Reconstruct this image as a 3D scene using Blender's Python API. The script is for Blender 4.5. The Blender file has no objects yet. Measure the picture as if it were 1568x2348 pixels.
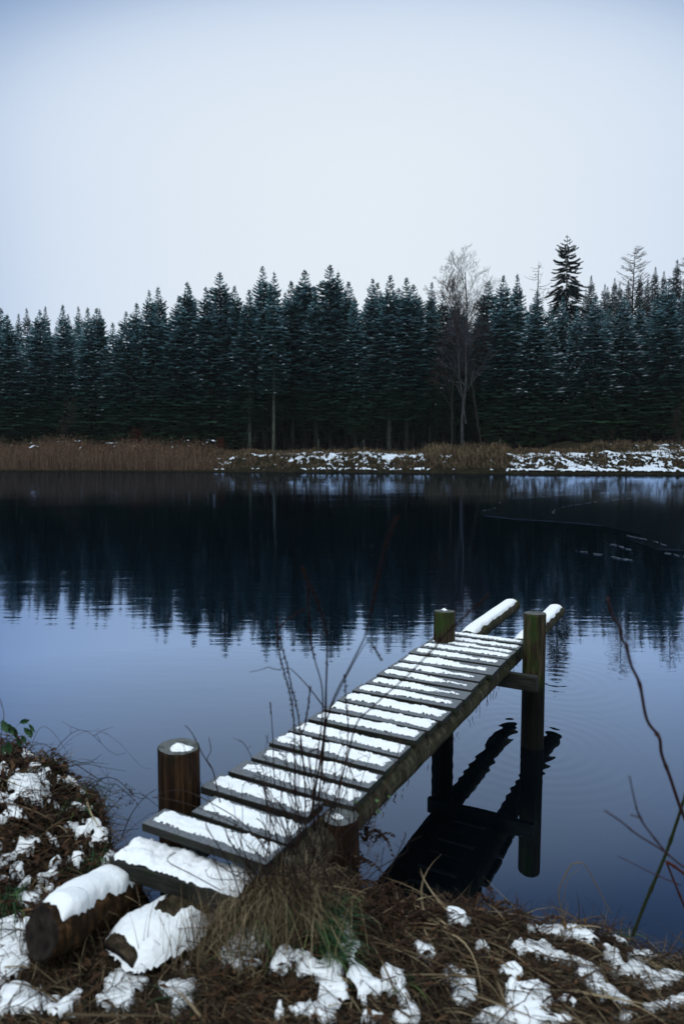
import bpy, math, random
import numpy as np
from mathutils import Vector, Matrix, noise
C = bpy.context.scene
R = random.Random(7)
PI = math.pi
# ------------------------------------------------------------------ camera model
CAMH = 2.0; FL = 1565.0; TH = math.atan(130 / 1565)
def at(x, y, z=None, Y=None):
    """world point seen at a spot of the view, on the level z or at the distance Y"""
    a = (x - 784) / FL; b = (1174 - y) / FL
    dy = math.cos(TH) + b * math.sin(TH); dz = -math.sin(TH) + b * math.cos(TH)
    t = (z - CAMH) / dz if z is not None else Y / dy
    return Vector((a * t, dy * t, CAMH + dz * t))
def lerp(a, b, t): return a + (b - a) * t
def sstep(a, b, x):
    t = min(1, max(0, (x - a) / (b - a))); return t * t * (3 - 2 * t)
def interp(tab, x):
    if x <= tab[0][0]: return tab[0][1]
    for (a, u), (b, v) in zip(tab, tab[1:]):
        if x <= b: return u + (v - u) * (x - a) / (b - a)
    return tab[-1][1]
def nz(x, y, z=0.0): return noise.noise(Vector((x, y, z)))
# ------------------------------------------------------------------ materials
def mat(name, rough=0.8, spec=0.3):
    m = bpy.data.materials.new(name); m.use_nodes = True
    nt = m.node_tree; b = nt.nodes['Principled BSDF']
    b.inputs['Roughness'].default_value = rough
    b.inputs['Specular IOR Level'].default_value = spec * .35
    return m, nt, b
def N(nt, typ, **kw):
    n = nt.nodes.new(typ)
    for k, v in kw.items():
        if k in n.inputs: n.inputs[k].default_value = v
        else: setattr(n, k, v)
    return n
def ramp(nt, stops, fac):
    r = nt.nodes.new('ShaderNodeValToRGB'); e = r.color_ramp.elements
    while len(e) > 1: e.remove(e[-1])
    e[0].position = stops[0][0]; e[0].color = (*stops[0][1], 1)
    for p, c in stops[1:]:
        q = e.new(p); q.color = (*c, 1)
    nt.links.new(fac, r.inputs['Fac']); return r.outputs['Color']
def coords(nt, scale=(1, 1, 1), kind='Object'):
    tc = nt.nodes.new('ShaderNodeTexCoord'); mp = nt.nodes.new('ShaderNodeMapping')
    mp.inputs['Scale'].default_value = scale
    nt.links.new(tc.outputs[kind], mp.inputs['Vector']); return mp.outputs['Vector']
def noise_tex(nt, vec, scale, detail=4, rough=0.55):
    n = N(nt, 'ShaderNodeTexNoise', Scale=scale, Detail=detail, Roughness=rough)
    if vec is not None: nt.links.new(vec, n.inputs['Vector'])
    return n.outputs['Fac']
def bump(nt, b, h, strength, dist):
    n = N(nt, 'ShaderNodeBump', Strength=strength, Distance=dist)
    nt.links.new(h, n.inputs['Height']); nt.links.new(n.outputs['Normal'], b.inputs['Normal'])
def mixc(nt, fac, a, bb):
    m = nt.nodes.new('ShaderNodeMix'); m.data_type = 'RGBA'
    for sock, v in ((m.inputs['Factor'], fac), (m.inputs[6], a), (m.inputs[7], bb)):
        if isinstance(v, (tuple, float, int)): sock.default_value = (*v, 1) if isinstance(v, tuple) else v
        else: nt.links.new(v, sock)
    return m.outputs[2]
def math_n(nt, op, a, b=None):
    n = nt.nodes.new('ShaderNodeMath'); n.operation = op
    for i, v in enumerate((a, b)):
        if v is None: continue
        if isinstance(v, (int, float)): n.inputs[i].default_value = v
        else: nt.links.new(v, n.inputs[i])
    return n.outputs[0]
M = {}
def island(name, stops, rough=0.85, spec=0.2, var=0.0):
    m, nt, b = mat(name, rough, spec)
    g = nt.nodes.new('ShaderNodeNewGeometry')
    c = ramp(nt, [(p_, tuple(a_ * .62 for a_ in c_)) for p_, c_ in stops], g.outputs['Random Per Island'])
    nt.links.new(c, b.inputs['Base Color']); M[name] = m; return m, nt, b
# snow
m, nt, b = mat('snow', 0.65, 0.25); M['snow'] = m
b.inputs['Base Color'].default_value = (0.82, 0.86, 0.93, 1)
v = coords(nt, kind='Object')
h = math_n(nt, 'ADD', noise_tex(nt, v, 55, 5, 0.6), math_n(nt, 'MULTIPLY', noise_tex(nt, v, 400, 2), 0.35))
bump(nt, b, h, 0.6, 0.012)
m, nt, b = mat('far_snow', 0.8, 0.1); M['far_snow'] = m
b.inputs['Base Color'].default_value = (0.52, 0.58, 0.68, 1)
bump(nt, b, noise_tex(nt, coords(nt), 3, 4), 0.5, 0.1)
# weathered deck boards, frosted
def plank_mat(name, frost):
    m, nt, b = mat(name, 0.62, 0.4); M[name] = m
    v = coords(nt, (2.5, 30, 30)); v2 = coords(nt, (1, 1, 1))
    g = noise_tex(nt, v, 3.0, 6, 0.65)
    base = ramp(nt, [(0.28, (0.005, 0.005, 0.0045)), (0.5, (0.015, 0.015, 0.0135)), (0.75, (0.038, 0.040, 0.036))], g)
    moss = noise_tex(nt, v2, 9, 4)
    base = mixc(nt, ramp(nt, [(0.52, (0, 0, 0)), (0.72, (0.5, 0.5, 0.5))], moss), base, (0.022, 0.035, 0.012))
    geo = nt.nodes.new('ShaderNodeNewGeometry'); sx = nt.nodes.new('ShaderNodeSeparateXYZ')
    nt.links.new(geo.outputs['Normal'], sx.inputs[0])
    up = math_n(nt, 'MULTIPLY', math_n(nt, 'GREATER_THAN', sx.outputs['Z'], 0.6), frost)
    fr = math_n(nt, 'MULTIPLY', ramp(nt, [(0.36, (0.25,) * 3), (0.62, (1,) * 3)], noise_tex(nt, v2, 130, 4, 0.7)), up)
    nt.links.new(mixc(nt, fr, base, (0.34, 0.39, 0.47)), b.inputs['Base Color'])
    bump(nt, b, g, 0.7, 0.004)
plank_mat('board_wood', 0.45)
plank_mat('beam_wood', 0.06)
# bark of the stringer logs and the logs on the bank
def bark_mat(name, dark, mid, light, green, sc=9):
    dark, mid, light, green = [tuple(a_ * .65 for a_ in c_) for c_ in (dark, mid, light, green)]
    m, nt, b = mat(name, 0.9, 0.2); M[name] = m
    v = coords(nt, (1, 1, 1)); n1 = noise_tex(nt, coords(nt, (1, 1, 0.35)), sc * 3, 6, 0.7)
    base = ramp(nt, [(0.3, dark), (0.5, mid), (0.72, light)], n1)
    n2 = noise_tex(nt, v, sc, 4, 0.6)
    base = mixc(nt, ramp(nt, [(0.48, (0, 0, 0)), (0.66, (0.75,) * 3)], n2), base, green)
    nt.links.new(base, b.inputs['Base Color']); bump(nt, b, n1, 1.0, 0.012)
bark_mat('log_bark', (0.008, 0.006, 0.004), (0.035, 0.027, 0.018), (0.12, 0.095, 0.065), (0.03, 0.036, 0.016))
bark_mat('rail_bark', (0.010, 0.009, 0.006), (0.05, 0.045, 0.032), (0.16, 0.14, 0.10), (0.045, 0.055, 0.022))
bark_mat('orange_bark', (0.010, 0.005, 0.003), (0.038, 0.021, 0.011), (0.17, 0.085, 0.038), (0.02, 0.016, 0.009))
def post_mat(name, c1, c2, c3, green, gz):
    c1, c2, c3, green = [tuple(a_ * .55 for a_ in c_) for c_ in (c1, c2, c3, green)]
    m, nt, b = mat(name, 0.75, 0.3); M[name] = m
    g = noise_tex(nt, coords(nt, (22, 22, 1.6)), 2.0, 6, 0.65)
    base = ramp(nt, [(0.32, c1), (0.5, c2), (0.68, c3)], g)
    n2 = noise_tex(nt, coords(nt, (1, 1, 0.5)), 12, 4, 0.6)
    base = mixc(nt, ramp(nt, [(gz, (0, 0, 0)), (gz + 0.16, (0.85,) * 3)], n2), base, green)
    nt.links.new(base, b.inputs['Base Color'])
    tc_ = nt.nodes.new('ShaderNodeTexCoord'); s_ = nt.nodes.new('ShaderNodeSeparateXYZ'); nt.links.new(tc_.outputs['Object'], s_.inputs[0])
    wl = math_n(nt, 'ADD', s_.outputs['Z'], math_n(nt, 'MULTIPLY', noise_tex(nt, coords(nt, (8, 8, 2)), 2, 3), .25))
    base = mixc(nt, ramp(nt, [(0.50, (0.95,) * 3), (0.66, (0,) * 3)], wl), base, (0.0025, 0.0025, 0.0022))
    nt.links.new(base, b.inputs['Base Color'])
    crack = ramp(nt, [(0.42, (0, 0, 0)), (0.5, (1, 1, 1))], noise_tex(nt, coords(nt, (30, 30, 1.0)), 1.4, 3))
    bump(nt, b, crack, 0.8, 0.006)
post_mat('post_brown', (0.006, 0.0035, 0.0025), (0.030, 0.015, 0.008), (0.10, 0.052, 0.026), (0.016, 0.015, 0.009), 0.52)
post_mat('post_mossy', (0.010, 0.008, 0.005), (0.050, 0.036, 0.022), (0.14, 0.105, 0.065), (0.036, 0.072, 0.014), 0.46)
m, nt, b = mat('cut_end', 0.7, 0.3); M['cut_end'] = m
wv = N(nt, 'ShaderNodeTexWave', wave_type='RINGS', rings_direction='Z', Scale=28.0, Distortion=3.0)
nt.links.new(coords(nt), wv.inputs['Vector'])
base = ramp(nt, [(0.0, (0.055, 0.062, 0.065)), (1.0, (0.13, 0.145, 0.155))], wv.outputs['Fac'])
base = mixc(nt, ramp(nt, [(0.45, (0, 0, 0)), (0.65, (0.8,) * 3)], noise_tex(nt, coords(nt), 20, 4)), base, (0.03, 0.034, 0.032))
nt.links.new(base, b.inputs['Base Color'])
m, nt, b = mat('dark_end', 0.9, 0.1); M['dark_end'] = m
nt.links.new(ramp(nt, [(0.3, (0.006, 0.005, 0.005)), (0.7, (0.03, 0.024, 0.022))], noise_tex(nt, coords(nt), 30, 5)), b.inputs['Base Color'])
# needles: deep blue-green, with rime caught towards the top of each tree
def needle_mat(name, lo, hi, frost, famt):
    m, nt, b = mat(name, 0.8, 0.1); M[name] = m
    g = nt.nodes.new('ShaderNodeNewGeometry')
    c = ramp(nt, [(0, lo), (0.6, tuple((a + q) / 2 for a, q in zip(lo, hi))), (1, hi)], g.outputs['Random Per Island'])
    tc = nt.nodes.new('ShaderNodeTexCoord'); s = nt.nodes.new('ShaderNodeSeparateXYZ')
    nt.links.new(tc.outputs['Object'], s.inputs[0])
    z = math_n(nt, 'MULTIPLY', s.outputs['Z'], 1 / 30)
    n_ = ramp(nt, [(0.45, (0,) * 3), (0.62, (1,) * 3)], noise_tex(nt, coords(nt, (.7, .7, 2.2)), 0.8, 4, 0.7))
    zf = ramp(nt, [(0.35, (0,) * 3), (0.85, (1,) * 3)], z)
    f = math_n(nt, 'MULTIPLY', math_n(nt, 'MULTIPLY', n_, zf), famt)
    warm = ramp(nt, [(0.1, (0.8,) * 3), (0.5, (0,) * 3)], z)
    c = mixc(nt, warm, c, mixc(nt, g.outputs['Random Per Island'], (0.009, 0.030, 0.017), (0.042, 0.085, 0.030)))
    nt.links.new(mixc(nt, f, c, frost), b.inputs['Base Color'])
needle_mat('needles', (0.006, 0.026, 0.030), (0.018, 0.064, 0.072), (0.19, 0.36, 0.43), 1.0)
needle_mat('spruce_needles', (0.006, 0.014, 0.016), (0.016, 0.034, 0.038), (0.08, 0.12, 0.14), 0.25)
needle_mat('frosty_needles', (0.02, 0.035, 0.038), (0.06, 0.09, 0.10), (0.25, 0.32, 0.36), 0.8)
m, nt, b = mat('tree_bark', 0.9, 0.1); M['tree_bark'] = m
nt.links.new(ramp(nt, [(0.3, (0.008, 0.008, 0.007)), (0.7, (0.032, 0.034, 0.030))], noise_tex(nt, coords(nt, (3, 3, .6)), 2.0, 5)), b.inputs['Base Color'])
m, nt, b = mat('pale_bark', 0.9, 0.1); M['pale_bark'] = m
nt.links.new(ramp(nt, [(0.35, (0.02, 0.024, 0.02)), (0.65, (0.085, 0.10, 0.085))], noise_tex(nt, coords(nt, (3, 3, .8)), 2.0, 5)), b.inputs['Base Color'])
m, nt, b = mat('birch_bark', 0.9, 0.1); M['birch_bark'] = m
nt.links.new(ramp(nt, [(0.35, (0.012, 0.012, 0.012)), (0.6, (0.055, 0.055, 0.062))], noise_tex(nt, coords(nt, (2, 2, .8)), 2.0, 5)), b.inputs['Base Color'])
island('birch_twig', [(0, (0.045, 0.04, 0.055)), (1, (0.11, 0.10, 0.13))])
island('brown_twig', [(0, (0.022, 0.014, 0.012)), (1, (0.05, 0.032, 0.028))])
island('larch_twig', [(0, (0.016, 0.014, 0.014)), (1, (0.04, 0.035, 0.034))])
island('reeds', [(0, (0.045, 0.026, 0.018)), (0.6, (0.13, 0.078, 0.055)), (1, (0.30, 0.20, 0.14))])
island('far_grass', [(0, (0.03, 0.021, 0.014)), (0.45, (0.09, 0.062, 0.04)), (0.9, (0.30, 0.22, 0.14)), (1, (0.05, 0.07, 0.025))])
island('dead_grass', [(0, (0.008, 0.006, 0.004)), (0.45, (0.028, 0.019, 0.012)), (0.75, (0.085, 0.060, 0.038)), (0.93, (0.22, 0.165, 0.10)), (1, (0.32, 0.25, 0.165))], 0.7, 0.3)
island('straw', [(0, (0.03, 0.020, 0.012)), (0.5, (0.13, 0.095, 0.058)), (1, (0.42, 0.33, 0.21))], 0.7, 0.3)
island('green_grass', [(0, (0.012, 0.04, 0.017)), (0.7, (0.03, 0.10, 0.04)), (1, (0.12, 0.20, 0.06))], 0.6, 0.4)
island('bracken', [(0, (0.016, 0.009, 0.007)), (0.6, (0.045, 0.025, 0.018)), (1, (0.12, 0.07, 0.048))], 0.8, 0.2)
island('bramble', [(0, (0.012, 0.007, 0.008)), (0.7, (0.035, 0.02, 0.018)), (1, (0.09, 0.05, 0.03))], 0.6, 0.35)
island('dead_leaf', [(0, (0.02, 0.011, 0.008)), (0.7, (0.07, 0.036, 0.02)), (1, (0.16, 0.09, 0.05))], 0.7, 0.3)
island('weed_stem', [(0, (0.016, 0.008, 0.008)), (1, (0.035, 0.017, 0.015))], 0.7, 0.2)
island('leaf_green', [(0, (0.015, 0.05, 0.026)), (1, (0.05, 0.12, 0.05))], 0.5, 0.4)
island('bud_green', [(0, (0.08, 0.20, 0.07)), (1, (0.14, 0.30, 0.11))], 0.5, 0.4)
island('shoot_red', [(0, (0.055, 0.022, 0.022)), (1, (0.075, 0.03, 0.028))], 0.6, 0.3)
island('shoot_green', [(0, (0.03, 0.04, 0.012)), (1, (0.035, 0.045, 0.015))], 0.6, 0.3)
island('rust_leaf', [(0, (0.05, 0.014, 0.008)), (1, (0.11, 0.03, 0.015))])
m, nt, b = mat('soil', 0.95, 0.1); M['soil'] = m
n1 = noise_tex(nt, coords(nt), 45, 6, 0.7)
nt.links.new(ramp(nt, [(0.35, (0.003, 0.0025, 0.002)), (0.55, (0.011, 0.007, 0.005)), (0.75, (0.03, 0.02, 0.012))], n1), b.inputs['Base Color'])
bump(nt, b, n1, 1.0, 0.02)
m, nt, b = mat('far_soil', 0.95, 0.1); M['far_soil'] = m
n1 = noise_tex(nt, coords(nt), 1.6, 6, 0.7)
nt.links.new(ramp(nt, [(0.35, (0.006, 0.006, 0.004)), (0.6, (0.022, 0.018, 0.011)), (0.8, (0.028, 0.034, 0.014))], n1), b.inputs['Base Color'])
bump(nt, b, n1, 0.8, 0.3)
# water: still, dark, with fine wavelets farther out and rings round the posts
m, nt, b = mat('water', 0.02, 0.5); M['water'] = m
b.inputs['Base Color'].default_value = (0.0012, 0.0022, 0.0032, 1); b.inputs['Specular IOR Level'].default_value = 0.0
gl = N(nt, 'ShaderNodeBsdfGlossy', Roughness=0.012); gl.inputs['Color'].default_value = (0.54, 0.70, 0.98, 1)
fr_ = N(nt, 'ShaderNodeFresnel', IOR=1.33); mx = nt.nodes.new('ShaderNodeMixShader')
nt.links.new(math_n(nt, 'MINIMUM', math_n(nt, 'MULTIPLY', fr_.outputs[0], 3.2), 0.66), mx.inputs[0]); nt.links.new(b.outputs[0], mx.inputs[1]); nt.links.new(gl.outputs[0], mx.inputs[2])
nt.links.new(mx.outputs[0], nt.nodes['Material Output'].inputs['Surface'])
v1 = coords(nt, (2.2, 9.0, 1)); w1 = noise_tex(nt, v1, 1.0, 3, 0.5)
v2 = coords(nt, (0.8, 3.2, 1)); w2 = noise_tex(nt, v2, 1.0, 2, 0.5)
tc = nt.nodes.new('ShaderNodeTexCoord'); s = nt.nodes.new('ShaderNodeSeparateXYZ'); nt.links.new(tc.outputs['Object'], s.inputs[0])
far = N(nt, 'ShaderNodeMapRange'); nt.links.new(s.outputs['Y'], far.inputs['Value'])
far.inputs['From Min'].default_value = 4.2; far.inputs['From Max'].default_value = 9.0; far.inputs['To Min'].default_value = 0.05; far.inputs['To Max'].default_value = 1.0
patch = ramp(nt, [(0.35, (0.25,) * 3), (0.65, (1,) * 3)], noise_tex(nt, coords(nt, (0.15, 0.35, 1)), 1.0, 2))
amp = math_n(nt, 'MULTIPLY', far.outputs[0], patch)
hh = math_n(nt, 'MULTIPLY', math_n(nt, 'ADD', w1, math_n(nt, 'MULTIPLY', w2, 1.4)), amp)
for (px, py, k, am) in ((1.31, 4.55, 62.0, 0.10), (1.9, 5.9, 48.0, 0.10), (0.72, 4.77, 70.0, 0.04)):
    vm = nt.nodes.new('ShaderNodeVectorMath'); vm.operation = 'DISTANCE'; vm.inputs[1].default_value = (px, py, 0)
    nt.links.new(tc.outputs['Object'], vm.inputs[0])
    d = vm.outputs['Value']
    env = N(nt, 'ShaderNodeMapRange'); nt.links.new(d, env.inputs['Value'])
    env.inputs['From Min'].default_value = 0.1; env.inputs['From Max'].default_value = 1.1; env.inputs['To Min'].default_value = am; env.inputs['To Max'].default_value = 0.0
    hh = math_n(nt, 'ADD', hh, math_n(nt, 'MULTIPLY', math_n(nt, 'SINE', math_n(nt, 'MULTIPLY', d, k)), env.outputs[0]))
bump(nt, b, hh, 1.0, 0.0024)
for q_ in (gl, fr_): nt.links.new(b.inputs['Normal'].links[0].from_socket, q_.inputs['Normal'])
m, nt, b = mat('ice', 0.10, 0.5); M['ice'] = m
b.inputs['Specular IOR Level'].default_value = 0.0
gl = N(nt, 'ShaderNodeBsdfGlossy', Roughness=0.07); gl.inputs['Color'].default_value = (0.54, 0.70, 0.98, 1)
fr_ = N(nt, 'ShaderNodeFresnel', IOR=1.33); mx = nt.nodes.new('ShaderNodeMixShader')
nt.links.new(math_n(nt, 'MINIMUM', math_n(nt, 'MULTIPLY', fr_.outputs[0], 3.0), 0.62), mx.inputs[0]); nt.links.new(b.outputs[0], mx.inputs[1]); nt.links.new(gl.outputs[0], mx.inputs[2])
nt.links.new(mx.outputs[0], nt.nodes['Material Output'].inputs['Surface'])
sp = ramp(nt, [(0.70, (0.004, 0.006, 0.008)), (0.80, (0.3, 0.34, 0.40))], noise_tex(nt, coords(nt, (1.2, 1.0, 1)), 2.6, 3, 0.75))
nt.links.new(sp, b.inputs['Base Color'])
bump(nt, b, noise_tex(nt, coords(nt), 1.5, 4), 0.3, 0.002)
m, nt, b = mat('ice_crack', .6, .3); M['ice_crack'] = m; b.inputs['Base Color'].default_value = (.16, .19, .24, 1)
# ------------------------------------------------------------------ mesh building
class MB:
    def __init__(s): s.v = []; s.f = []; s.m = []
    def add(s, vs, fs, mi=0):
        o = len(s.v); s.v.extend(vs); s.f.extend([tuple(i + o for i in f) for f in fs]); s.m.extend([mi] * len(fs))
    def tube(s, pts, rad, n=6, cap=True, mi=0, capmi=None, jitter=0, rr=R):
        pts = [Vector(p) for p in pts]
        if not isinstance(rad, (list, tuple)): rad = [rad] * len(pts)
        vs = []; fs = []; k = len(pts)
        t = (pts[1] - pts[0]).normalized()
        u = t.orthogonal().normalized()
        for i, p in enumerate(pts):
            t = (pts[min(i + 1, k - 1)] - pts[max(i - 1, 0)])
            if t.length < 1e-9: t = Vector((0, 0, 1))
            t.normalize(); u = (u - t * u.dot(t))
            if u.length < 1e-6: u = t.orthogonal()
            u.normalize(); w = t.cross(u)
            for j in range(n):
                a = 2 * PI * j / n; r = rad[i] * (1 + (rr.uniform(-jitter, jitter) if jitter else 0))
                vs.append(p + (u * math.cos(a) + w * math.sin(a)) * r)
        for i in range(k - 1):
            for j in range(n):
                a = i * n + j; b2 = i * n + (j + 1) % n
                fs.append((a, b2, b2 + n, a + n))
        s.add(vs, fs, mi)
        if cap:
            o = len(s.v) - len(vs); cm = mi if capmi is None else capmi
            s.f.append(tuple(o + j for j in reversed(range(n)))); s.m.append(cm)
            s.f.append(tuple(o + (k - 1) * n + j for j in range(n))); s.m.append(cm)
    def blade(s, pts, w, side, mi=0):
        vs = []; n = len(pts)
        for i, p in enumerate(pts):
            q = w * (1 - (i / (n - 1)) ** 1.6) * 0.5 + w * 0.04
            vs += [p - side * q, p + side * q]
        s.add(vs, [(2 * i, 2 * i + 1, 2 * i + 3, 2 * i + 2) for i in range(n - 1)], mi)
    def box(s, x0, x1, y0, y1, z0, z1, mi=0):
        s.add([Vector(p) for p in ((x0, y0, z0), (x1, y0, z0), (x1, y1, z0), (x0, y1, z0), (x0, y0, z1), (x1, y0, z1), (x1, y1, z1), (x0, y1, z1))],
              [(0, 3, 2, 1), (4, 5, 6, 7), (0, 1, 5, 4), (1, 2, 6, 5), (2, 3, 7, 6), (3, 0, 4, 7)], mi)
    def mesh(s, name, mats, smooth=False):
        me = bpy.data.meshes.new(name)
        nv = len(s.v); me.vertices.add(nv)
        me.vertices.foreach_set('co', np.array([tuple(p) for p in s.v], dtype=np.float32).ravel())
        lens = np.array([len(f) for f in s.f], dtype=np.int32); idx = np.array([i for f in s.f for i in f], dtype=np.int32)
        me.loops.add(len(idx)); me.loops.foreach_set('vertex_index', idx)
        me.polygons.add(len(lens)); st = np.zeros(len(lens), dtype=np.int32); st[1:] = np.cumsum(lens)[:-1]
        me.polygons.foreach_set('loop_start', st); me.polygons.foreach_set('loop_total', lens)
        me.polygons.foreach_set('material_index', np.array(s.m, dtype=np.int32))
        me.polygons.foreach_set('use_smooth', np.full(len(lens), smooth))
        for k in (mats if isinstance(mats, (list, tuple)) else [mats]): me.materials.append(M[k])
        me.update(calc_edges=True); me.validate(); return me
    def build(s, name, mats, parent=None, smooth=False):
        return link(name, s.mesh(name, mats, smooth), parent)
def link(name, me, parent=None):
    o = bpy.data.objects.new(name, me); C.collection.objects.link(o)
    if parent: o.parent = parent
    return o
def tag(o, label=None, cat=None, group=None, kind=None):
    for k, val in (('label', label), ('category', cat), ('group', group), ('kind', kind)):
        if val: o[k] = val
    return o
def empty(name, loc, label, cat, group=None):
    o = bpy.data.objects.new(name, None); C.collection.objects.link(o); o.location = loc
    o.empty_display_size = 0.2
    return tag(o, label, cat, group)
def bevel(o, w, seg=2):
    m_ = o.modifiers.new('bevel', 'BEVEL'); m_.width = w; m_.segments = seg; m_.limit_method = 'ANGLE'; return o
def grid_mesh(xs, ys, fn):
    """height sheet over the two lists of coordinates; fn gives z or None to leave the spot out"""
    mb = MB(); idx = {}
    for j, y in enumerate(ys):
        for i, x in enumerate(xs):
            z = fn(x, y)
            if z is not None: idx[(i, j)] = len(mb.v); mb.v.append(Vector((x, y, z)))
    for j in range(len(ys) - 1):
        for i in range(len(xs) - 1):
            q = [idx.get(k) for k in ((i, j), (i + 1, j), (i + 1, j + 1), (i, j + 1))]
            q = [a for a in q if a is not None]
            if len(q) >= 3: mb.f.append(tuple(q)); mb.m.append(0)
    return mb
def frange(a, b, st):
    n = max(1, int(round((b - a) / st))); return [a + (b - a) * i / n for i in range(n + 1)]
# ------------------------------------------------------------------ far ground
EDGE = [(-400, 150), (-150, 100), (-60, 90), (-42.6, 87.4), (0.8, 80.6), (20, 74.5), (34, 69.9), (48, 68), (80, 60), (400, 20)]
def fedge(x): return interp(EDGE, x) + 0.8 * nz(x * 0.11, 3.3) + 0.35 * nz(x * 0.5, 1.3) + .35 * nz(x * 1.7, 5.1)
def fground(x, y):
    d = y - fedge(x)
    if d < 0: return max(-1.2, d * 0.35)
    reedy = sstep(-8, -18, x)
    up = lerp(5.0, 13.0, reedy)
    z = 2.35 * sstep(-0.35 * up, up, d) - 2.35 * sstep(-0.35 * up, up, 0)
    z += 0.12 + 0.028 * max(0, d - 6)
    z += 0.6 * nz(x * 0.18, y * 0.3, 5) * sstep(0, 5, d) + 0.25 * nz(x * 0.8, y * 0.8, 2) * sstep(0.3, 3, d) * (1 - 0.7 * reedy)
    hill = .9 * sstep(26, 33, x) * sstep(5, 11, d) + sstep(8, 55, x) * sstep(116, 190, y) * 12 + sstep(128, 200, y) * 13
    return z + hill
xs = frange(-400, -75, 12) + frange(-74, 66, 0.45) + frange(70, 400, 12)
ys = [7.0, 30, 55] + frange(60, 102, 0.45) + frange(104, 200, 3) + frange(220, 900, 60)
tag(grid_mesh(xs, ys, fground).build('ground', 'far_soil', smooth=True), kind='structure')
mb = MB(); mb.add([Vector(p) for p in ((-420, -30, 0), (420, -30, 0), (420, 155, 0), (-420, 155, 0))], [(0, 1, 2, 3)])
tag(mb.build('water', 'water'), kind='structure')
# snow lying in patches over the far bank
def fsnow_mask(x, y):
    d = y - fedge(x)
    px = 784 + x / y * FL
    a = interp([(300, -0.55), (480, -0.25), (520, 0.0), (600, -0.12), (700, 0.10), (960, 0.08), (1010, -0.22), (1140, -0.25), (1175, 0.2), (1470, 0.22), (1568, 0.08), (1800, -.1)], px)
    if px < 1160: a -= 0.30 * sstep(3.2, 0.8, d)
    t_ = sstep(1385, 1500, px + 25 * nz(x, y)); a -= 0.8 * sstep(lerp(5.4, 10.5, t_), lerp(7.5, 14, t_), d) + .25 * t_ * sstep(6, 8, d)
    if d < 0.6 and px > 480: a += 0.25
    if px > 1150: a += .55 * nz(x * 1.1 + d * 1.6, d * .35 - x * .2, 12) - .22 * sstep(.6, 2.2, d) * sstep(4.5, 2.8, d)
    s_ = nz(x * 0.45, y * 0.45, 9) * 0.5 + nz(x * 1.7 + y * 1.2, y * 1.5 - x * 0.6, 4) * 0.6 + nz(x * 3, y * 4, 1) * 0.4 + nz(x * 7, y * 7, 11) * 0.45
    return a - .17 + s_ * 0.85
def fsnow(x, y):
    d = y - fedge(x)
    if d < 0.05 or d > 15: return None
    m_ = fsnow_mask(x, y)
    if m_ < -0.12: return None
    return fground(x, y) + 0.10 * min(1, max(-1, m_ * 5)) + 0.13
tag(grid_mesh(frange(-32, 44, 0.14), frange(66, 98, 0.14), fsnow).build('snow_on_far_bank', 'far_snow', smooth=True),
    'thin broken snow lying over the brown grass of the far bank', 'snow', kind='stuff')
def fsn2(x, y):
    d = y - fedge(x)
    if d < 5.5 or d > 13: return None
    m_ = nz(x * 0.3, y * 0.7, 19) * .8 + nz(x * 3.2, y * 3.2, 3) * 0.9 - 0.45
    return fground(x, y) + 1.75 + 0.1 * min(1, m_ * 5) if m_ > 0.0 else None
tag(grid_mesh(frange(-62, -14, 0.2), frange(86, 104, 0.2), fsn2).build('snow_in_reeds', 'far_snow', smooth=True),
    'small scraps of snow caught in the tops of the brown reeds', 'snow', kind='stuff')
# reeds
mb = MB()
for i in range(30000):
    x = R.uniform(-78, -12); y = fedge(x) + R.uniform(0.05, 1) ** 1.5 * 14
    px = 784 + x / y * FL
    d = y - fedge(x)
    if px > 430 and R.random() < (px - 430) / 110: continue
    z = fground(x, y); h = R.uniform(1.5, 2.75) * (0.85 + 0.5 * nz(x * .2, y * .2) + .25 * nz(x * .9, y * .9)) * lerp(1, 0.5, sstep(400, 540, px))
    a = R.uniform(0, 2 * PI); s = Vector((math.cos(a), math.sin(a) * .3, 0)); lean = Vector((R.gauss(0, .13), R.gauss(0, .1), 1)) * h
    p = Vector((x, y, z - .1)); w = R.uniform(.025, .05)
    mb.blade([p, p + lean * .6, p + lean + Vector((R.uniform(-.15, .15), 0, 0))], w, s)
    if R.random() < 0.12:
        q = p + lean; dr = Vector((R.choice((-1, 1)) * .22, 0, -.10))
        mb.blade([q, q + Vector((dr.x * .4, 0, .1)), q + dr], .1, Vector((0, 0, 1)))
tag(mb.build('reeds', 'reeds'), 'belt of dry reddish brown reeds along the far shore', 'reeds', kind='stuff')
# grass on the far bank
mb = MB()
def tuft(x, y, n, L, sp, droop=.5):
    z = fground(x, y) - .05
    for _ in range(n):
        a = R.uniform(0, 2 * PI); dx = math.cos(a) * sp; dy = math.sin(a) * sp * .6 - .12
        l = L * R.uniform(.5, 1.1); p = Vector((x + R.gauss(0, .12), y + R.gauss(0, .12), z))
        s = Vector((-math.sin(a), math.cos(a), 0.2)) if abs(math.sin(a)) > .3 else Vector((0.7, 0, .7))
        mb.blade([p, p + Vector((dx * .5, dy * .5, l)), p + Vector((dx * 1.3, dy * 1.3, l * (1 - droop)))], R.uniform(.03, .06), s)
for i in range(6500):
    x = R.uniform(-30, 46); d = R.uniform(0.05, 1) * 14; y = fedge(x) + d; px = 784 + x / y * FL
    if px > 1640: continue
    m_ = fsnow_mask(x, y)
    if d < (13 if px > 1430 else 9) and m_ > 0.02 and R.random() < .85: continue
    if d > 9 and R.random() < .35: continue
    big = 1.9 if 975 < px < 1160 else 1.0
    tuft(x, y, 5, R.uniform(.3, .75) * big * (0.8 if d < 8 else 1.0), .4 * big, R.choice((.3, .6, 1.0)))
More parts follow.
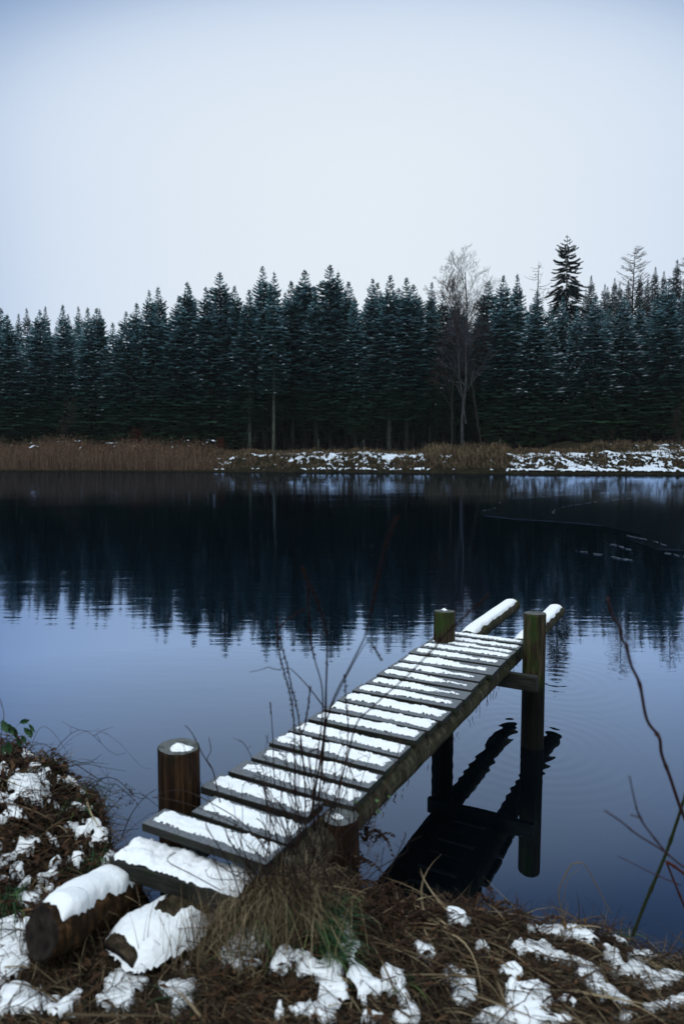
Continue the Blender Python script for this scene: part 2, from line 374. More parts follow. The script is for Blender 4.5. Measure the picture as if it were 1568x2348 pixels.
tag(mb.build('far_bank_grass', 'far_grass'), 'tangled brown winter grass covering the far bank', 'grass', kind='stuff')
# ------------------------------------------------------------------ conifers (built 30 m tall, placed scaled)
def conifer(seed, base, rmax=3.9, H=30.0, k=6.5, tw=.15, droop=.24, gap=.60, density=1.15, snow=0.25, bare_stubs=False, gapy=0.0, kp=1.2):
    rr = random.Random(seed); cr = MB(); tr = MB(); sn = MB()
    bend = rr.uniform(-.25, .25)
    def ax(z): return Vector((bend * (z / H) ** 2, 0, z))
    tr.tube([ax(0) - Vector((0, 0, .5)), ax(H * .25), ax(H * .5), ax(H * .8), ax(H - .1)], [.30, .24, .18, .08, .02], 7, mi=0)
    z = base; ph = 0
    while z < H - .25:
        f = (H - z)
        rad = rmax * (1 - math.exp(-(f / k) ** kp)) * (1 + .12 * math.sin(z * 1.9 + seed))
        if z - base < 4: rad *= lerp(.65, 1, (z - base) / 4)
        nb = 5 if f < 3 else (7 if f < 8 else 8)
        ph += rr.uniform(.4, 1.2)
        for q in range(nb):
            if rr.random() < gapy: continue
            L = rad * rr.uniform(.72, 1.12)
            if L < .12: L = .12
            a = ph + 2 * PI * q / nb + rr.uniform(-.25, .25)
            o = Vector((math.cos(a), math.sin(a), 0)); sd = Vector((-math.sin(a), math.cos(a), 0))
            rise = lerp(.75, -droop, min(1, f / 9))
            zz = z + rr.uniform(-.14, .14)
            def bp(t, ax0=ax(zz), o=o, L=L, rise=rise):
                return ax0 + o * (L * t) + Vector((0, 0, L * (rise * t + .22 * max(0, t - .55) ** 1.5 * 2 - .05 * t)))
            # spine
            if L > 1.0: tr.tube([bp(0), bp(.5), bp(.85)], [.045, .03, .01], 3, cap=False)
            nt_ = max(3, int(L / (.17 / density)))
            for j in range(nt_):
                t = lerp(.12 if f < 12 else .3, 1.0, (j + rr.random() * .5) / nt_)
                p = bp(t)
                tl = (L * .34 * (1.12 - t) + .14) * rr.uniform(.8, 1.25)
                for sgn in (-1, 1):
                    e = p + o * (tl * .75) + sd * (sgn * tl * .8) + Vector((0, 0, rr.uniform(-.14, -.02) * tl - .03))
                    mid = (p + e) * .5 + Vector((0, 0, .03))
                    wv_ = Vector((rr.uniform(-.12, .12), rr.uniform(-.12, .12), 1)).normalized().cross((e - p).normalized())
                    w = tw * rr.uniform(.7, 1.3) * (1.0 if L > .8 else .65)
                    up = Vector((0, 0, w * .35))
                    cr.add([p, mid - wv_ * w - up, e, mid + wv_ * w - up, mid + up], [(0, 1, 4), (1, 2, 4), (2, 3, 4), (3, 0, 4)])
            # tip
            p0 = bp(.8); p1 = bp(1.0) + o * .18; w = tw * .9
            cr.add([p0, (p0 + p1) * .5 - sd * w, p1, (p0 + p1) * .5 + sd * w, (p0 + p1) * .5 + Vector((0, 0, w * .5))], [(0, 1, 4), (1, 2, 4), (2, 3, 4), (3, 0, 4)])
            if f > 2.5 and z > H * .28 and rr.random() < snow * (1 if z > H * .42 else .45):
                t0 = rr.uniform(.55, .8); t1 = min(1.1, t0 + rr.uniform(.25, .5)); p0 = bp(t0); p1 = bp(t1); w = rr.uniform(.05, .12)
                c = (p0 + p1) * .5 + Vector((0, 0, .08))
                side = sd * w * 2.6
                sn.add([p0 + Vector((0, 0, .03)), c - side, p1 + Vector((0, 0, .03)), c + side, c + Vector((0, 0, w * 1.1)), c - Vector((0, 0, w * .6))],
                       [(0, 1, 4), (1, 2, 4), (2, 3, 4), (3, 0, 4), (1, 0, 5), (2, 1, 5), (3, 2, 5), (0, 3, 5)])
        z += gap * (1.0 if f > 6 else .8) * rr.uniform(.85, 1.15)
    # leader
    for e_ in (Vector((.08, 0, 0)), Vector((0, .08, 0))): cr.add([ax(H - 1.2) - e_, ax(H - 1.2) + e_, ax(H) + Vector((0, 0, .3))], [(0, 1, 2)])
    if bare_stubs:
        zz = 1.5
        while zz < base:
            a = rr.uniform(0, 2 * PI); l = rr.uniform(.5, 1.8); o = Vector((math.cos(a), math.sin(a), -.15))
            tr.tube([ax(zz), ax(zz) + o * l], [.03, .008], 3, cap=False); zz += rr.uniform(.2, .5)
    return tr, cr, sn
VAR = []
for sd_, base_, rm_, sn_, stub, kk in ((1, 1.4, 4.0, .12, False, 7.8), (2, 2.0, 3.7, .30, False, 8.8), (3, 3.8, 3.8, .15, True, 7.4), (4, 6.0, 3.6, .22, True, 8.4), (5, 1.2, 4.2, .60, False, 8.6), (6, 2.6, 3.6, .55, True, 9.2), (7, 10.0, 3.4, .15, True, 7.8)):
    tr, cr, sn = conifer(sd_, base_, rm_, snow=sn_, bare_stubs=stub, k=kk)
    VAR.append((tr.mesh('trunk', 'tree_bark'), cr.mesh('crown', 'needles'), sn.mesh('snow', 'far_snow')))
pale = VAR[3][0].copy(); pale.materials.clear(); pale.materials.append(M['pale_bark'])
pale2 = VAR[6][0].copy(); pale2.materials.clear(); pale2.materials.append(M['pale_bark'])
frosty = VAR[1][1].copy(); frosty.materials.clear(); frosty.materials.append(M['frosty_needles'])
TREE0 = []
def plant_tree(x, y, top, vi, label, group, wide=1.0, trunk=None, crown=None, cat='fir tree', name='fir_tree'):
    z = fground(x, y); H = top - z
    s = H / 30.3
    o = empty(name, (x, y, z), label, cat, group)
    o.scale = (s * wide, s * wide, s); o.rotation_euler = (R.gauss(0, .012), R.gauss(0, .012), R.uniform(0, 2 * PI))
    t, c, n = VAR[vi]
    link('trunk', trunk or t, o); link('crown', crown or c, o); link('snow', n, o)['kind'] = 'stuff'
    return o
ordn = ['first', 'second', 'third', 'fourth', 'fifth', 'sixth', 'seventh', 'eighth', 'ninth', 'tenth', 'eleventh', 'twelfth', 'thirteenth', 'fourteenth',
        'fifteenth', 'sixteenth', 'seventeenth', 'eighteenth', 'nineteenth', 'twentieth', 'twenty-first', 'twenty-second', 'twenty-third']
# tips of the front rows as seen from the bank: (x, y, distance, variant)
tips = [(2, 703, 110, 0), (24, 718, 108, 1), (86, 705, 109, 0), (143, 692, 110, 1), (201, 698, 109, 1), (224, 703, 113, 0), (257, 735, 109, 1), (288, 710, 108, 0),
        (311, 689, 114, 1), (347, 662, 109, 0), (366, 653, 113, 1), (406, 674, 108, 0), (425, 640, 112, 1), (443, 656, 115, 0), (482, 653, 109, 1), (506, 622, 111, 2),
        (546, 651, 110, 0), (569, 660, 107, 3), (606, 604, 111, 2), (624, 618, 105, 6), (669, 640, 110, 3), (700, 611, 112, 2), (725, 654, 109, 3), (757, 604, 111, 2),
        (781, 615, 114, 5), (794, 642, 110, 3), (815, 676, 108, 2), (851, 629, 111, 5), (862, 644, 113, 3), (894, 629, 109, 3), (916, 656, 112, 2), (935, 633, 107, 3),
        (951, 649, 111, 2), (988, 642, 110, 3), (1020, 665, 112, 2), (1046, 669, 114, 3), (1119, 640, 115, 2), (1155, 628, 108, 0), (1191, 624, 111, 1), (1232, 662, 106, 4),
        (1262, 690, 109, 4), (1291, 675, 110, 1), (1325, 700, 106, 4), (1369, 671, 105, 4), (1400, 690, 109, 5), (1432, 675, 107, 4), (1465, 690, 110, 5), (1534, 631, 103, 1), (1500, 668, 108, 5), (1560, 660, 106, 5)]
tips.sort(key=lambda t_: t_[0])
for i, (px, py, Y, vi) in enumerate(tips):
    p = at(px, py, Y=Y)
    sec = ('left wood' if px < 520 else 'middle wood' if px < 1060 else 'wood right of birch')
    lo = min(k_ for k_, t_ in enumerate(tips) if (t_[0] < 520) == (px < 520) and (t_[0] < 1060) == (px < 1060))
    look = {0: 'dark fir branched almost to the ground', 1: 'lightly frosted fir branched low', 2: 'dark fir with bare lower trunk', 3: 'dark fir with tall bare trunk',
            4: 'green fir with bright snow dashes', 5: 'slim fir streaked with snow', 6: 'fir on a pale bare trunk'}[vi]
    tr_ = pale if (vi == 3 and px in (569, 894)) else (pale2 if vi == 6 else None)
    if px == 569: look = 'fir with pale lower trunk'
    plant_tree(p.x, p.y, p.z, vi, '%s, %s tip from left in %s' % (look, ordn[i - lo], sec), 'front firs along the far shore', R.uniform(.92, 1.42), tr_)
def env_tip(px):
    best = 2000
    pts = sorted((t[0], t[1]) for t in tips)
    return interp(pts, px)
k = 0
for row, (Y, step, lo, hi) in enumerate(((118, 31, 30, 75), (125, 36, 34, 80), (133, 40, 30, 75), (143, 44, 25, 70))):
    px = -30 + row * 11
    while px < 1610:
        x_ = px + R.uniform(-9, 9); ty = env_tip(x_) + R.uniform(lo, hi)
        if 1000 < x_ < 1110: ty += 12
        p = at(x_, ty, Y=Y + R.uniform(-3, 3))
        plant_tree(p.x, p.y, p.z, R.choice((2, 3, 1, 6) if x_ < 1060 else (2, 4, 5, 3)), 'dark fir standing deeper in the wood behind the front firs', 'firs deeper in the wood', R.uniform(.95, 1.15))
        px += step
# pale frosted conifers in the mist behind
for px, py, Y in ((62, 702, 150), (101, 698, 155), (185, 698, 152), (235, 704, 158), (40, 715, 160), (160, 716, 158), (1360, 628, 165), (1410, 634, 175), (1384, 648, 168), (1440, 640, 180), (1480, 640, 175), (1502, 608, 178),
                   (1524, 618, 185), (1551, 592, 182), (1465, 628, 188), (1425, 645, 170), (1395, 655, 176), (1340, 660, 172), (1578, 610, 178)):
    p = at(px, py, Y=Y)
    plant_tree(p.x, p.y, p.z, 1, 'pale frosted conifer top fading in mist behind the dark firs', 'misty conifers behind the wood', .9, None, frosty, 'conifer', 'misty_conifer')
# tall hanging spruce
tr, cr, sn = conifer(31, 13.0, 5.4, H=40.0, k=7.5, tw=.16, droop=.50, gap=.80, density=1.15, snow=.02, gapy=.25, kp=1.0)
hang = MB(); rr = random.Random(5)
p = at(1303, 535, Y=120); z0 = fground(p.x, p.y)
o = empty('tall_spruce', (p.x, p.y, z0), 'tallest spruce with drooping ragged branches, standing high above the wood', 'spruce tree')
s = (p.z - z0) / 40.3; o.scale = (s, s, s)
tr.build('trunk', 'tree_bark', o); cr.build('crown', 'spruce_needles', o)
# bare trees
def bare(seed, H, r0, fork=.25, spread=.5, up=.5, depth=5, twn=4, droop=0.0, lean=0.0, lenf=.62, first=.2, tw_len=1.0, nb0=14, twr=.016):
    rr = random.Random(seed); tr = MB(); tw = MB()
    def grow(p, d, L, r, lev):
        n = 5; pts = [p.copy()]; rads = [r]; q = p.copy(); dd = d.copy()
        for i in range(n):
            dd = (dd + Vector((rr.gauss(0, .09), rr.gauss(0, .09), .06 * up - droop * (lev >= 2) * .05 * i))).normalized()
            q = q + dd * (L / n); pts.append(q.copy()); rads.append(r * (1 - .75 * (i + 1) / n))
        (tr if lev <= 1 else tw).tube(pts, [max(twr, a) for a in rads], 6 if lev == 0 else 4 if lev == 1 else 3, cap=False)
        if lev >= depth: return
        nb = nb0 if lev == 0 else twn
        for j in range(nb):
            t = lerp(first if lev == 0 else .25, .98, (j + rr.random() * .7) / nb); k = min(n - 1, int(t * n)); w = t * n - k
            b_ = pts[k].lerp(pts[k + 1], w); dv = (pts[k + 1] - pts[k]).normalized()
            a = rr.uniform(0, 2 * PI); o_ = dv.orthogonal().normalized(); o_ = Matrix.Rotation(a, 3, dv) @ o_
            nd = (dv * (1 - spread * .35) + o_ * spread * rr.uniform(.7, 1.3)).normalized()
            l2 = (H * .30 * (1.1 - t * .45) if lev == 0 else L * lenf * (1.15 - t * .6)) * rr.uniform(.7, 1.15) * (tw_len if lev >= 2 else 1)
            grow(b_, nd, l2, max(twr, rads[k] * .5), lev + 1)
    grow(Vector((0, 0, -.3)), Vector((lean, 0, 1)).normalized(), H, r0, 0)
    return tr, tw
p = at(1066, 568, Y=100); z0 = fground(p.x, p.y)
o = empty('birch_tree', (p.x, p.y, z0), 'tall leafless birch with fine drooping twigs at the front of the wood', 'birch tree')
tr, tw = bare(11, p.z - z0 - .5, .26, spread=.6, up=1.3, depth=4, twn=5, droop=.4, lean=-.02, nb0=18, first=.28, twr=.010)
t2, w2 = bare(12, (p.z - z0) * .78, .13, spread=.6, up=1.3, depth=4, twn=5, droop=.4, lean=-.14, nb0=12, first=.4, twr=.010)
for a_, b_2 in ((tr, t2), (tw, w2)): a_.add([v_ + Vector((0, 0, 4.5)) for v_ in b_2.v], b_2.f)
zt = max(v_.z for v_ in tw.v); top_ = [v_.x for v_ in tw.v if v_.z > .7 * zt]; mx_ = sum(top_) / len(top_) / (.83 * zt); sc_ = (p.z - z0) / zt
for m_2 in (tr, tw): m_2.v = [Vector(((v_.x - mx_ * max(0, v_.z)) * .95, v_.y * .95, v_.z * sc_)) for v_ in m_2.v]
tr.build('trunk', 'birch_bark', o); tw.build('crown', 'birch_twig', o)
for px, py, Y, sc, lab in ((1112, 640, 102, 1, 'brown leafless tree with dense twigs just right of the birch'), (1040, 700, 103, .8, 'lower brown leafless tree just left of the birch')):
    p = at(px, py, Y=Y); z0 = fground(p.x, p.y)
    o = empty('bare_tree', (p.x, p.y, z0), lab, 'bare tree')
    tr, tw = bare(20 + int(px), p.z - z0, .2, spread=.5, up=.8, depth=4, twn=5, droop=.5, nb0=18, first=.3, twr=.012)
    tr.build('trunk', 'tree_bark', o); tw.build('crown', 'brown_twig', o)
p = at(1235, 598, Y=112); z0 = fground(p.x, p.y)
o = empty('dead_tree', (p.x, p.y, z0), 'gaunt dead conifer with bare crooked side branches poking above the firs', 'dead tree')
def larch(seed, H, base, rmax, n, twd, rise):
    rr = random.Random(seed); tr = MB(); tw = MB()
    tr.tube([Vector((0, 0, -.3)), Vector((.1, 0, H * .4)), Vector((-.15, 0, H * .75)), Vector((0, 0, H))], [.28, .22, .12, .02], 7)
    for i in range(n):
        z = lerp(base, H - .3, (i + rr.random()) / n); f = (H - z) / (H - base); L = rmax * min(1, .18 + 1.1 * f ** .7) * rr.uniform(.6, 1.1)
        a = rr.uniform(0, 2 * PI); o_ = Vector((math.cos(a), math.sin(a), 0)); sd = Vector((-math.sin(a), math.cos(a), 0))
        pts = [Vector((0, 0, z)) + o_ * (L * t) + Vector((0, 0, L * (rise * t + (-.35 * t + .5 * t * t)))) + sd * rr.gauss(0, .05 * L) for t in (0, .3, .6, .85, 1)]
        tr.tube(pts, [.05, .04, .03, .02, .012], 3, cap=False)
        for j in range(int(twd * L)):
            t = rr.uniform(.2, 1); k = min(3, int(t * 4)); b_ = pts[k].lerp(pts[k + 1], t * 4 - k)
            e = b_ + (o_ * rr.uniform(.1, .6) + sd * rr.uniform(-.6, .6) + Vector((0, 0, rr.uniform(-.25, .35)))) * rr.uniform(.4, 1.1)
            tw.tube([b_, (b_ + e) * .5 + Vector((0, 0, -.04)), e], [.02, .016, .01], 3, cap=False)
    return tr, tw
tr, tw = larch(3, p.z - z0, (p.z - z0) - 11, 4.6, 26, 2.2, .12)
tr.build('trunk', 'larch_twig', o); tw.build('crown', 'larch_twig', o)
for px, py, Y, lab in ((1455, 566, 116, 'tall leafless larch with rounded feathery top right of the tallest spruce'), (1572, 590, 114, 'leafless larch cut off by the right edge of the view')):
    p = at(px, py, Y=Y); z0 = fground(p.x, p.y)
    o = empty('larch_tree', (p.x, p.y, z0), lab, 'larch tree')
    tr, tw = larch(px, p.z - z0, (p.z - z0) - 13, 3.6, 75, 16, .35)
    tr.build('trunk', 'tree_bark', o); tw.build('crown', 'larch_twig', o)
for px, py, Y, H, mt, lab in ((150, 905, 101, 7.5, 'brown_twig', 'grey leafless bush at the wood edge behind the reeds'), (318, 962, 101, 3.6, 'rust_leaf', 'small rusty red sapling behind the reeds, the more left one'),
                          (505, 1003, 99, 2.2, 'rust_leaf', 'small rusty red sapling near the right end of the reeds'), (1400, 1035, 84, 2.0, 'brown_twig', 'low leafless bush on the right bank'), (1555, 1000, 80, 4.5, 'brown_twig', 'leafless bush on the bank at the right edge')):
    p = at(px, py, Y=Y); z0 = fground(p.x, p.y)
    o = empty('bush', (p.x, p.y, z0), lab, 'bush')
    tr, tw = bare(px, H, .05, spread=.6, up=.6, depth=3, twn=6, nb0=14, first=.05, twr=.014)
    tr.build('stem', 'tree_bark', o)
    if mt == 'rust_leaf':
        for _ in range(260):
            q = Vector((R.gauss(0, H * .16), R.gauss(0, H * .16), R.uniform(.15, 1) * H)); a = R.uniform(0, 6)
            tw.add([q, q + Vector((.14 * math.cos(a), .14 * math.sin(a), .03)), q + Vector((0, .03, -.14))], [(0, 1, 2)])
    tw.build('crown', mt, o)
for px, py, Y, H, lab in ((730, 1033, 92, 1.9, 'thin weathered fence post on the grass below the middle firs'), (920 * .36 + 502 - 0, 1024, 95, 1.5, 'short fence post right of the taller thin one'), (1145, 1018, 92, 1.8, 'stout short post on the bank right of the birch')):
    p = at(px, py, Y=Y); z0 = fground(p.x, p.y)
    mb = MB(); mb.tube([Vector((0, 0, -.3)), Vector((.03, 0, H * .5)), Vector((.0, 0, H - .06)), Vector((0, 0, H))], [.09, .085, .08, .05], 8)
    o = mb.build('fence_post', 'pale_bark'); o.location = (p.x, p.y, z0); tag(o, lab, 'post', 'thin posts on the far bank')
# a belt of dark undergrowth among the trunks
mb = MB()
for i in range(5000):
    px = R.uniform(-40, 1600); Y = R.uniform(103, 140); p = at(px, 1000, Y=Y); z = fground(p.x, Y)
    a = R.uniform(0, 2 * PI); l = R.uniform(.4, 1.5); q = Vector((p.x, Y, z))
    mb.blade([q, q + Vector((math.cos(a) * .2, math.sin(a) * .2, l * .7)), q + Vector((math.cos(a) * .6, math.sin(a) * .6, l))], R.uniform(.05, .16), Vector((-math.sin(a), math.cos(a), .3)))
tag(mb.build('undergrowth', 'larch_twig'), 'dark low undergrowth between the trunks of the wood', 'undergrowth', kind='stuff')
# ------------------------------------------------------------------ ice sheet at the right
pts = [(1095, 1173), (1120, 1168), (1150, 1160), (1148, 1146), (1200, 1142), (1300, 1136), (1400, 1130), (1600, 1122), (1900, 1116), (1900, 1290), (1568, 1262), (1500, 1258), (1440, 1240), (1470, 1228), (1380, 1205), (1290, 1197), (1180, 1190), (1110, 1182)]
mb = MB(); top = [at(x, y, z=.006) for x, y in pts]
mb.v = [p + Vector((0, 0, .004)) for p in top] + [p - Vector((0, 0, .004)) for p in top]; n = len(top)
mb.f = [tuple(reversed(range(n)))] + [(i, (i + 1) % n, n + (i + 1) % n, n + i) for i in range(n)]; mb.m = [0] * (n + 1)
ice = mb.build('ice', 'ice'); tag(ice, kind='structure')
mb = MB()
cr_ = [[(1148, 1146), (1200, 1142), (1300, 1136), (1400, 1130), (1568, 1123)], [(1095, 1173), (1125, 1168), (1150, 1159), (1144, 1152), (1148, 1146)], [(1267, 1172), (1275, 1168), (1300, 1160), (1340, 1154), (1400, 1147), (1470, 1140), (1568, 1137)],
       [(1267, 1172), (1272, 1182), (1285, 1190)], [(1400, 1222), (1440, 1228), (1500, 1242), (1530, 1252)], [(1395, 1246), (1420, 1252), (1450, 1262)], [(1320, 1262), (1370, 1270), (1430, 1282), (1450, 1284)], [(1530, 1268), (1568, 1278)]]
for line in cr_:
    q = [at(x, y, z=.012) for x, y in line]
    pp = []
    for a, b2 in zip(q, q[1:]):
        for t in range(8): pp.append(a.lerp(b2, t / 8) + Vector((R.gauss(0, .03), R.gauss(0, .05), R.uniform(-.004, .004))))
    for a, b2 in zip(pp, pp[1:]):
        if R.random() < .38: mb.tube([a, b2], R.uniform(.002, .006), 4)
mb.build('crack', 'ice_crack', ice)
# ------------------------------------------------------------------ pier
PO = Vector((-.7212, 2.3578, 0)); AX = Vector((.47955, .87752, 0)); RT = Vector((.87752, -.47955, 0))   # along, across
PR = empty('wooden_pier', PO, 'narrow snow covered wooden plank pier on round posts reaching out over the water', 'pier')
PR.rotation_euler = (0, 0, math.atan2(RT.y, RT.x))      # local x across, y along
DZ = .68
front = [0, .150, .314, .470, .626, .790, .955, 1.115, 1.270, 1.430, 1.602, 1.755, 1.915, 2.075, 2.235, 2.430, 2.590, 2.735, 2.855, 2.990, 3.11]
lefts = [0, .10, .005, .020, .024, .006, .003, .017, .016, .008, .010, .018, .012, .012, .010, .001, .014, .008, .004, .022]
rights = [.54, .53, .50, .612, .60, .597, .592, .596, .60, .611, .618, .616, .608, .602, .628, .627, .626, .625, .625, .622]
def snow_pad(W, L, t, amt, seed, inset=.012, speck=0.5, res=.0065):
    """lumpy snow over a W x L board top, lying on z = 0"""
    def fn(x, y):
        e = min(x, W - x, y, L - y)
        m_ = (e - inset) / .02 + .8 * nz(x * 17, y * 30, seed) + .5 * nz(x * 47, y * 60, seed + 2) + speck * nz(x * 95, y * 110, seed + 5) + amt(x / W, y / L)
        if m_ < -.5: return None
        q = max(-.5, min(1.6, m_))
        return t * (math.tanh(q * 1.0)) * (.8 + .8 * nz(x * 14, y * 18, seed + 9) + .4 * nz(x * 50, y * 50, seed + 1)) + .0014 * nz(x * 160, y * 160, seed)
    return grid_mesh(frange(0, W, res), frange(0, L, res), fn)
for i in range(20):
    y0 = front[i]; y1 = front[i + 1] - (.030 if i < 15 else .020); x0 = lefts[i]; x1 = rights[i]
    W = x1 - x0; L = y1 - y0; th = .032
    mb = MB(); mb.box(0, W, 0, L, -th, 0)
    pl = mb.build('plank', 'board_wood', PR); bevel(pl, .004)
    pl.location = (x0, y0, DZ + R.uniform(-.003, .003)); pl.rotation_euler = (R.uniform(-.012, .012), R.uniform(-.008, .008), R.uniform(-.018, .018))
    a_left = -1.2 if i in (3, 4) else 0
    a_right = {7: 0, 8: 0, 9: -.3, 10: -1.5, 11: -2.2, 12: -2.4, 13: -2.2, 14: -2.4, 15: -1.6, 16: 0, 17: -.8, 18: -.4, 19: -.2, 5: -1.0, 4: 0}.get(i, 0)
    rt0 = {5: .80, 10: .65, 11: .6, 12: .55, 13: .55, 14: .55, 15: .6}.get(i, .8)
    def amt(u, v, l=a_left, r=a_right, rt0=rt0, i=i):
        w = 0.10
        w += l * sstep(.55, .1, u) + r * sstep(rt0 - .15, rt0 + .15, u)
        fb = .26 + .16 * nz(i * 3.3, u * 2.5, 5)
        w -= 2.6 * sstep(fb + .12, fb - .12, v) + 1.0 * sstep(.9, 1, v) - .7 * nz(u * 4, i * 5.1, 3)           # front edge bare
        w -= 1.6 * sstep(.09, .0, u) + .9 * sstep(.93, 1, u)
        return w
    sn = snow_pad(W, L, .008 if i > 14 else .0105, amt, i * 3.7, speck=.8 if i < 3 else 1.15, res=.005 if i < 9 else .0062).build('snow', 'snow', pl, smooth=True)
    sn.location = (0, 0, .0012)
# stringer logs
def log_parts(name, p0, p1, r, seed, parent, barkm, endm, n=14, seg=22, wob=.012, flat=0):
    rr = random.Random(seed); mb = MB(); d = p1 - p0; pts = []; rad = []
    for i in range(seg + 1):
        t = i / seg
        pts.append(p0 + d * t + Vector((nz(t * 3, seed) * wob, 0, nz(t * 3, seed + 7) * wob))); rad.append(r * (1 + (.10 * nz(t * 6, seed + 2) if r < .075 else .16 * nz(t * 2, seed + 2))))
    mb.tube(pts, rad, n, mi=0, capmi=1, jitter=.05 if r < .075 else .09, rr=rr)
    o = mb.build(name, [barkm, endm], parent, smooth=False); bevel(o, .004, 1)
    return o, pts, rad
def snow_on_log(pts, rad, parent, t0, t1, seed, th=.014, wid=1.05, res=None, shift=0.0):
    mb = MB(); n = len(pts); NS = 60; NA = 18; g = []
    for i in range(NS + 1):
        t = lerp(t0, t1, i / NS); k = min(n - 2, int(t * (n - 1))); w = t * (n - 1) - k
        c = pts[k].lerp(pts[k + 1], w); r = lerp(rad[k], rad[k + 1], w); d = (pts[k + 1] - pts[k]).normalized()
        sd = d.cross(Vector((0, 0, 1))).normalized(); up = sd.cross(d).normalized()
        endf = min(i, NS - i) / 4
        row = []
        for j in range(NA + 1):
            a = lerp(-wid, wid, j / NA) * (1 + .28 * nz(i * .13, 0 if j < NA / 2 else 9, seed + 4)) + .06 * nz(i * .4, j * .3, seed) + shift
            e = min(1, endf, min(j, NA - j) / 3.5 + .35 * nz(i * .45, seed))
            hgt = th * (e * 1.25 - .45) * (1 + .15 * nz(i * .07, j * .14, seed + 3)) if e < 1 else th * (.9 + .2 * nz(i * .07, j * .14, seed + 3) + .05 * nz(i * .35, j * .5, seed))
            row.append(len(mb.v)); mb.v.append(c + (sd * math.sin(a) + up * math.cos(a)) * (r * 1.02 + hgt))
        g.append(row)
    for i in range(NS):
        for j in range(NA): mb.f.append((g[i][j], g[i + 1][j], g[i + 1][j + 1], g[i][j + 1])); mb.m.append(0)
    return mb.build('snow', 'snow', parent, smooth=True)
for x_, y0, y1, seed, r in ((.135, -.02, 4.62, 3, .068), (.545, -.02, 4.58, 8, .070)):
    lg, pts, rad = log_parts('stringer', Vector((x_, y0 + .14, DZ - .034 - r)), Vector((x_, y1, DZ - .02 - r)), r, seed, PR, 'rail_bark', 'cut_end', seg=40, wob=.016)
    snow_on_log(pts, rad, lg, .695, .995, seed, th=.013, wid=1.0)
# crossbeam between the outer posts
def loc(p): d = Vector(p) - PO; return Vector((d.dot(RT), d.dot(AX), d.z))
pr0 = loc((1.31, 4.55, 0)); pl0 = loc((.72, 4.77, 0))
yb = min(pr0.y, pl0.y) - .105
mb = MB(); mb.box(.04, .79, 0, .045, 0, .105); bm_ = mb.build('crossbeam', 'beam_wood', PR); bevel(bm_, .005); bm_.location = (0, yb, .452)
def post(x, y, z0, z1, r, matn, seed, lean=(0, 0), snowr=0, chip=0.0, snoff=(0, 0)):
    rr = random.Random(seed); mb = MB(); n = 28; L = z1 - z0; SEG = 14
    prof = [1 + .045 * math.sin(2 * 2 * PI * j / n + seed) + .03 * rr.uniform(-1, 1) for j in range(n)]
    rings = []
    for i in range(SEG + 1):
        t = i / SEG; ring = []
        for j in range(n):
            a = 2 * PI * j / n; q = r * prof[j] * lerp(1.04, .99, t) * (1 + .02 * nz(j * .8, t * 3, seed))
            if i == SEG: q *= .965
            zz = z0 + L * t + (chip * math.cos(a + 1.0) if i == SEG else 0)
            if i == SEG - 1: zz = z1 - .012 + chip * math.cos(a + 1.0)
            ring.append(Vector((lean[0] * t + math.cos(a) * q, lean[1] * t + math.sin(a) * q, zz)))
        rings.append(ring)
    vs = [p for rg in rings for p in rg]
    mb.add(vs, [(i * n + j, i * n + (j + 1) % n, (i + 1) * n + (j + 1) % n, (i + 1) * n + j) for i in range(SEG) for j in range(n)])
    mb.f.append(tuple(SEG * n + j for j in range(n))); mb.m.append(1)
    o = mb.build('post', [matn, 'cut_end'], PR); o.location = (x, y, 0)
    if snowr:
        def fn(u, v):
            d = math.hypot(u / 1.25, v); m_ = (snowr - d) / .016 + 1.0 * nz(u * 25, v * 25, seed) + .5 * nz(u * 80, v * 80, seed) - .4
            if m_ < -.5: return None
            return .016 * math.tanh(min(2, m_) * .9) * (1 + .3 * nz(u * 20, v * 20, seed))
        s_ = grid_mesh(frange(-snowr * 1.7, snowr * 1.7, .005), frange(-snowr * 1.4, snowr * 1.4, .005), fn).build('snow', 'snow', o, smooth=True)
        s_.location = (lean[0] + snoff[0], lean[1] + snoff[1], z1 + .002)
    return o
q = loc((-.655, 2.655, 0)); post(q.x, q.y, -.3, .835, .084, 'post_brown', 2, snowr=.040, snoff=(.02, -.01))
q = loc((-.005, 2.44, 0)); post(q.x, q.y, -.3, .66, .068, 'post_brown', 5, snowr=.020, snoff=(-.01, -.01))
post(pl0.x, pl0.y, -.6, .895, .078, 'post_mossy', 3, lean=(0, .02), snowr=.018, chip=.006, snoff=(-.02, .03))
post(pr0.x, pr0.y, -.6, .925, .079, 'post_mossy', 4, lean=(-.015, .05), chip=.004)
# moss and roots hanging from the right stringer
mb = MB()
for i in range(90):
    y_ = R.uniform(.1, 3.4); l = R.uniform(.01, .05) * (2.2 if R.random() < .08 else 1); p = Vector((.575 + R.uniform(-.04, .04), y_, DZ - .034 - .125))
    mb.tube([p, p + Vector((R.gauss(0, .005), R.gauss(0, .008), -l * .6)), p + Vector((R.gauss(0, .008), R.gauss(0, .01), -l))], [.0022, .0016, .0008], 3)
mb.build('moss_strand', 'bracken', PR)['kind'] = 'stuff'
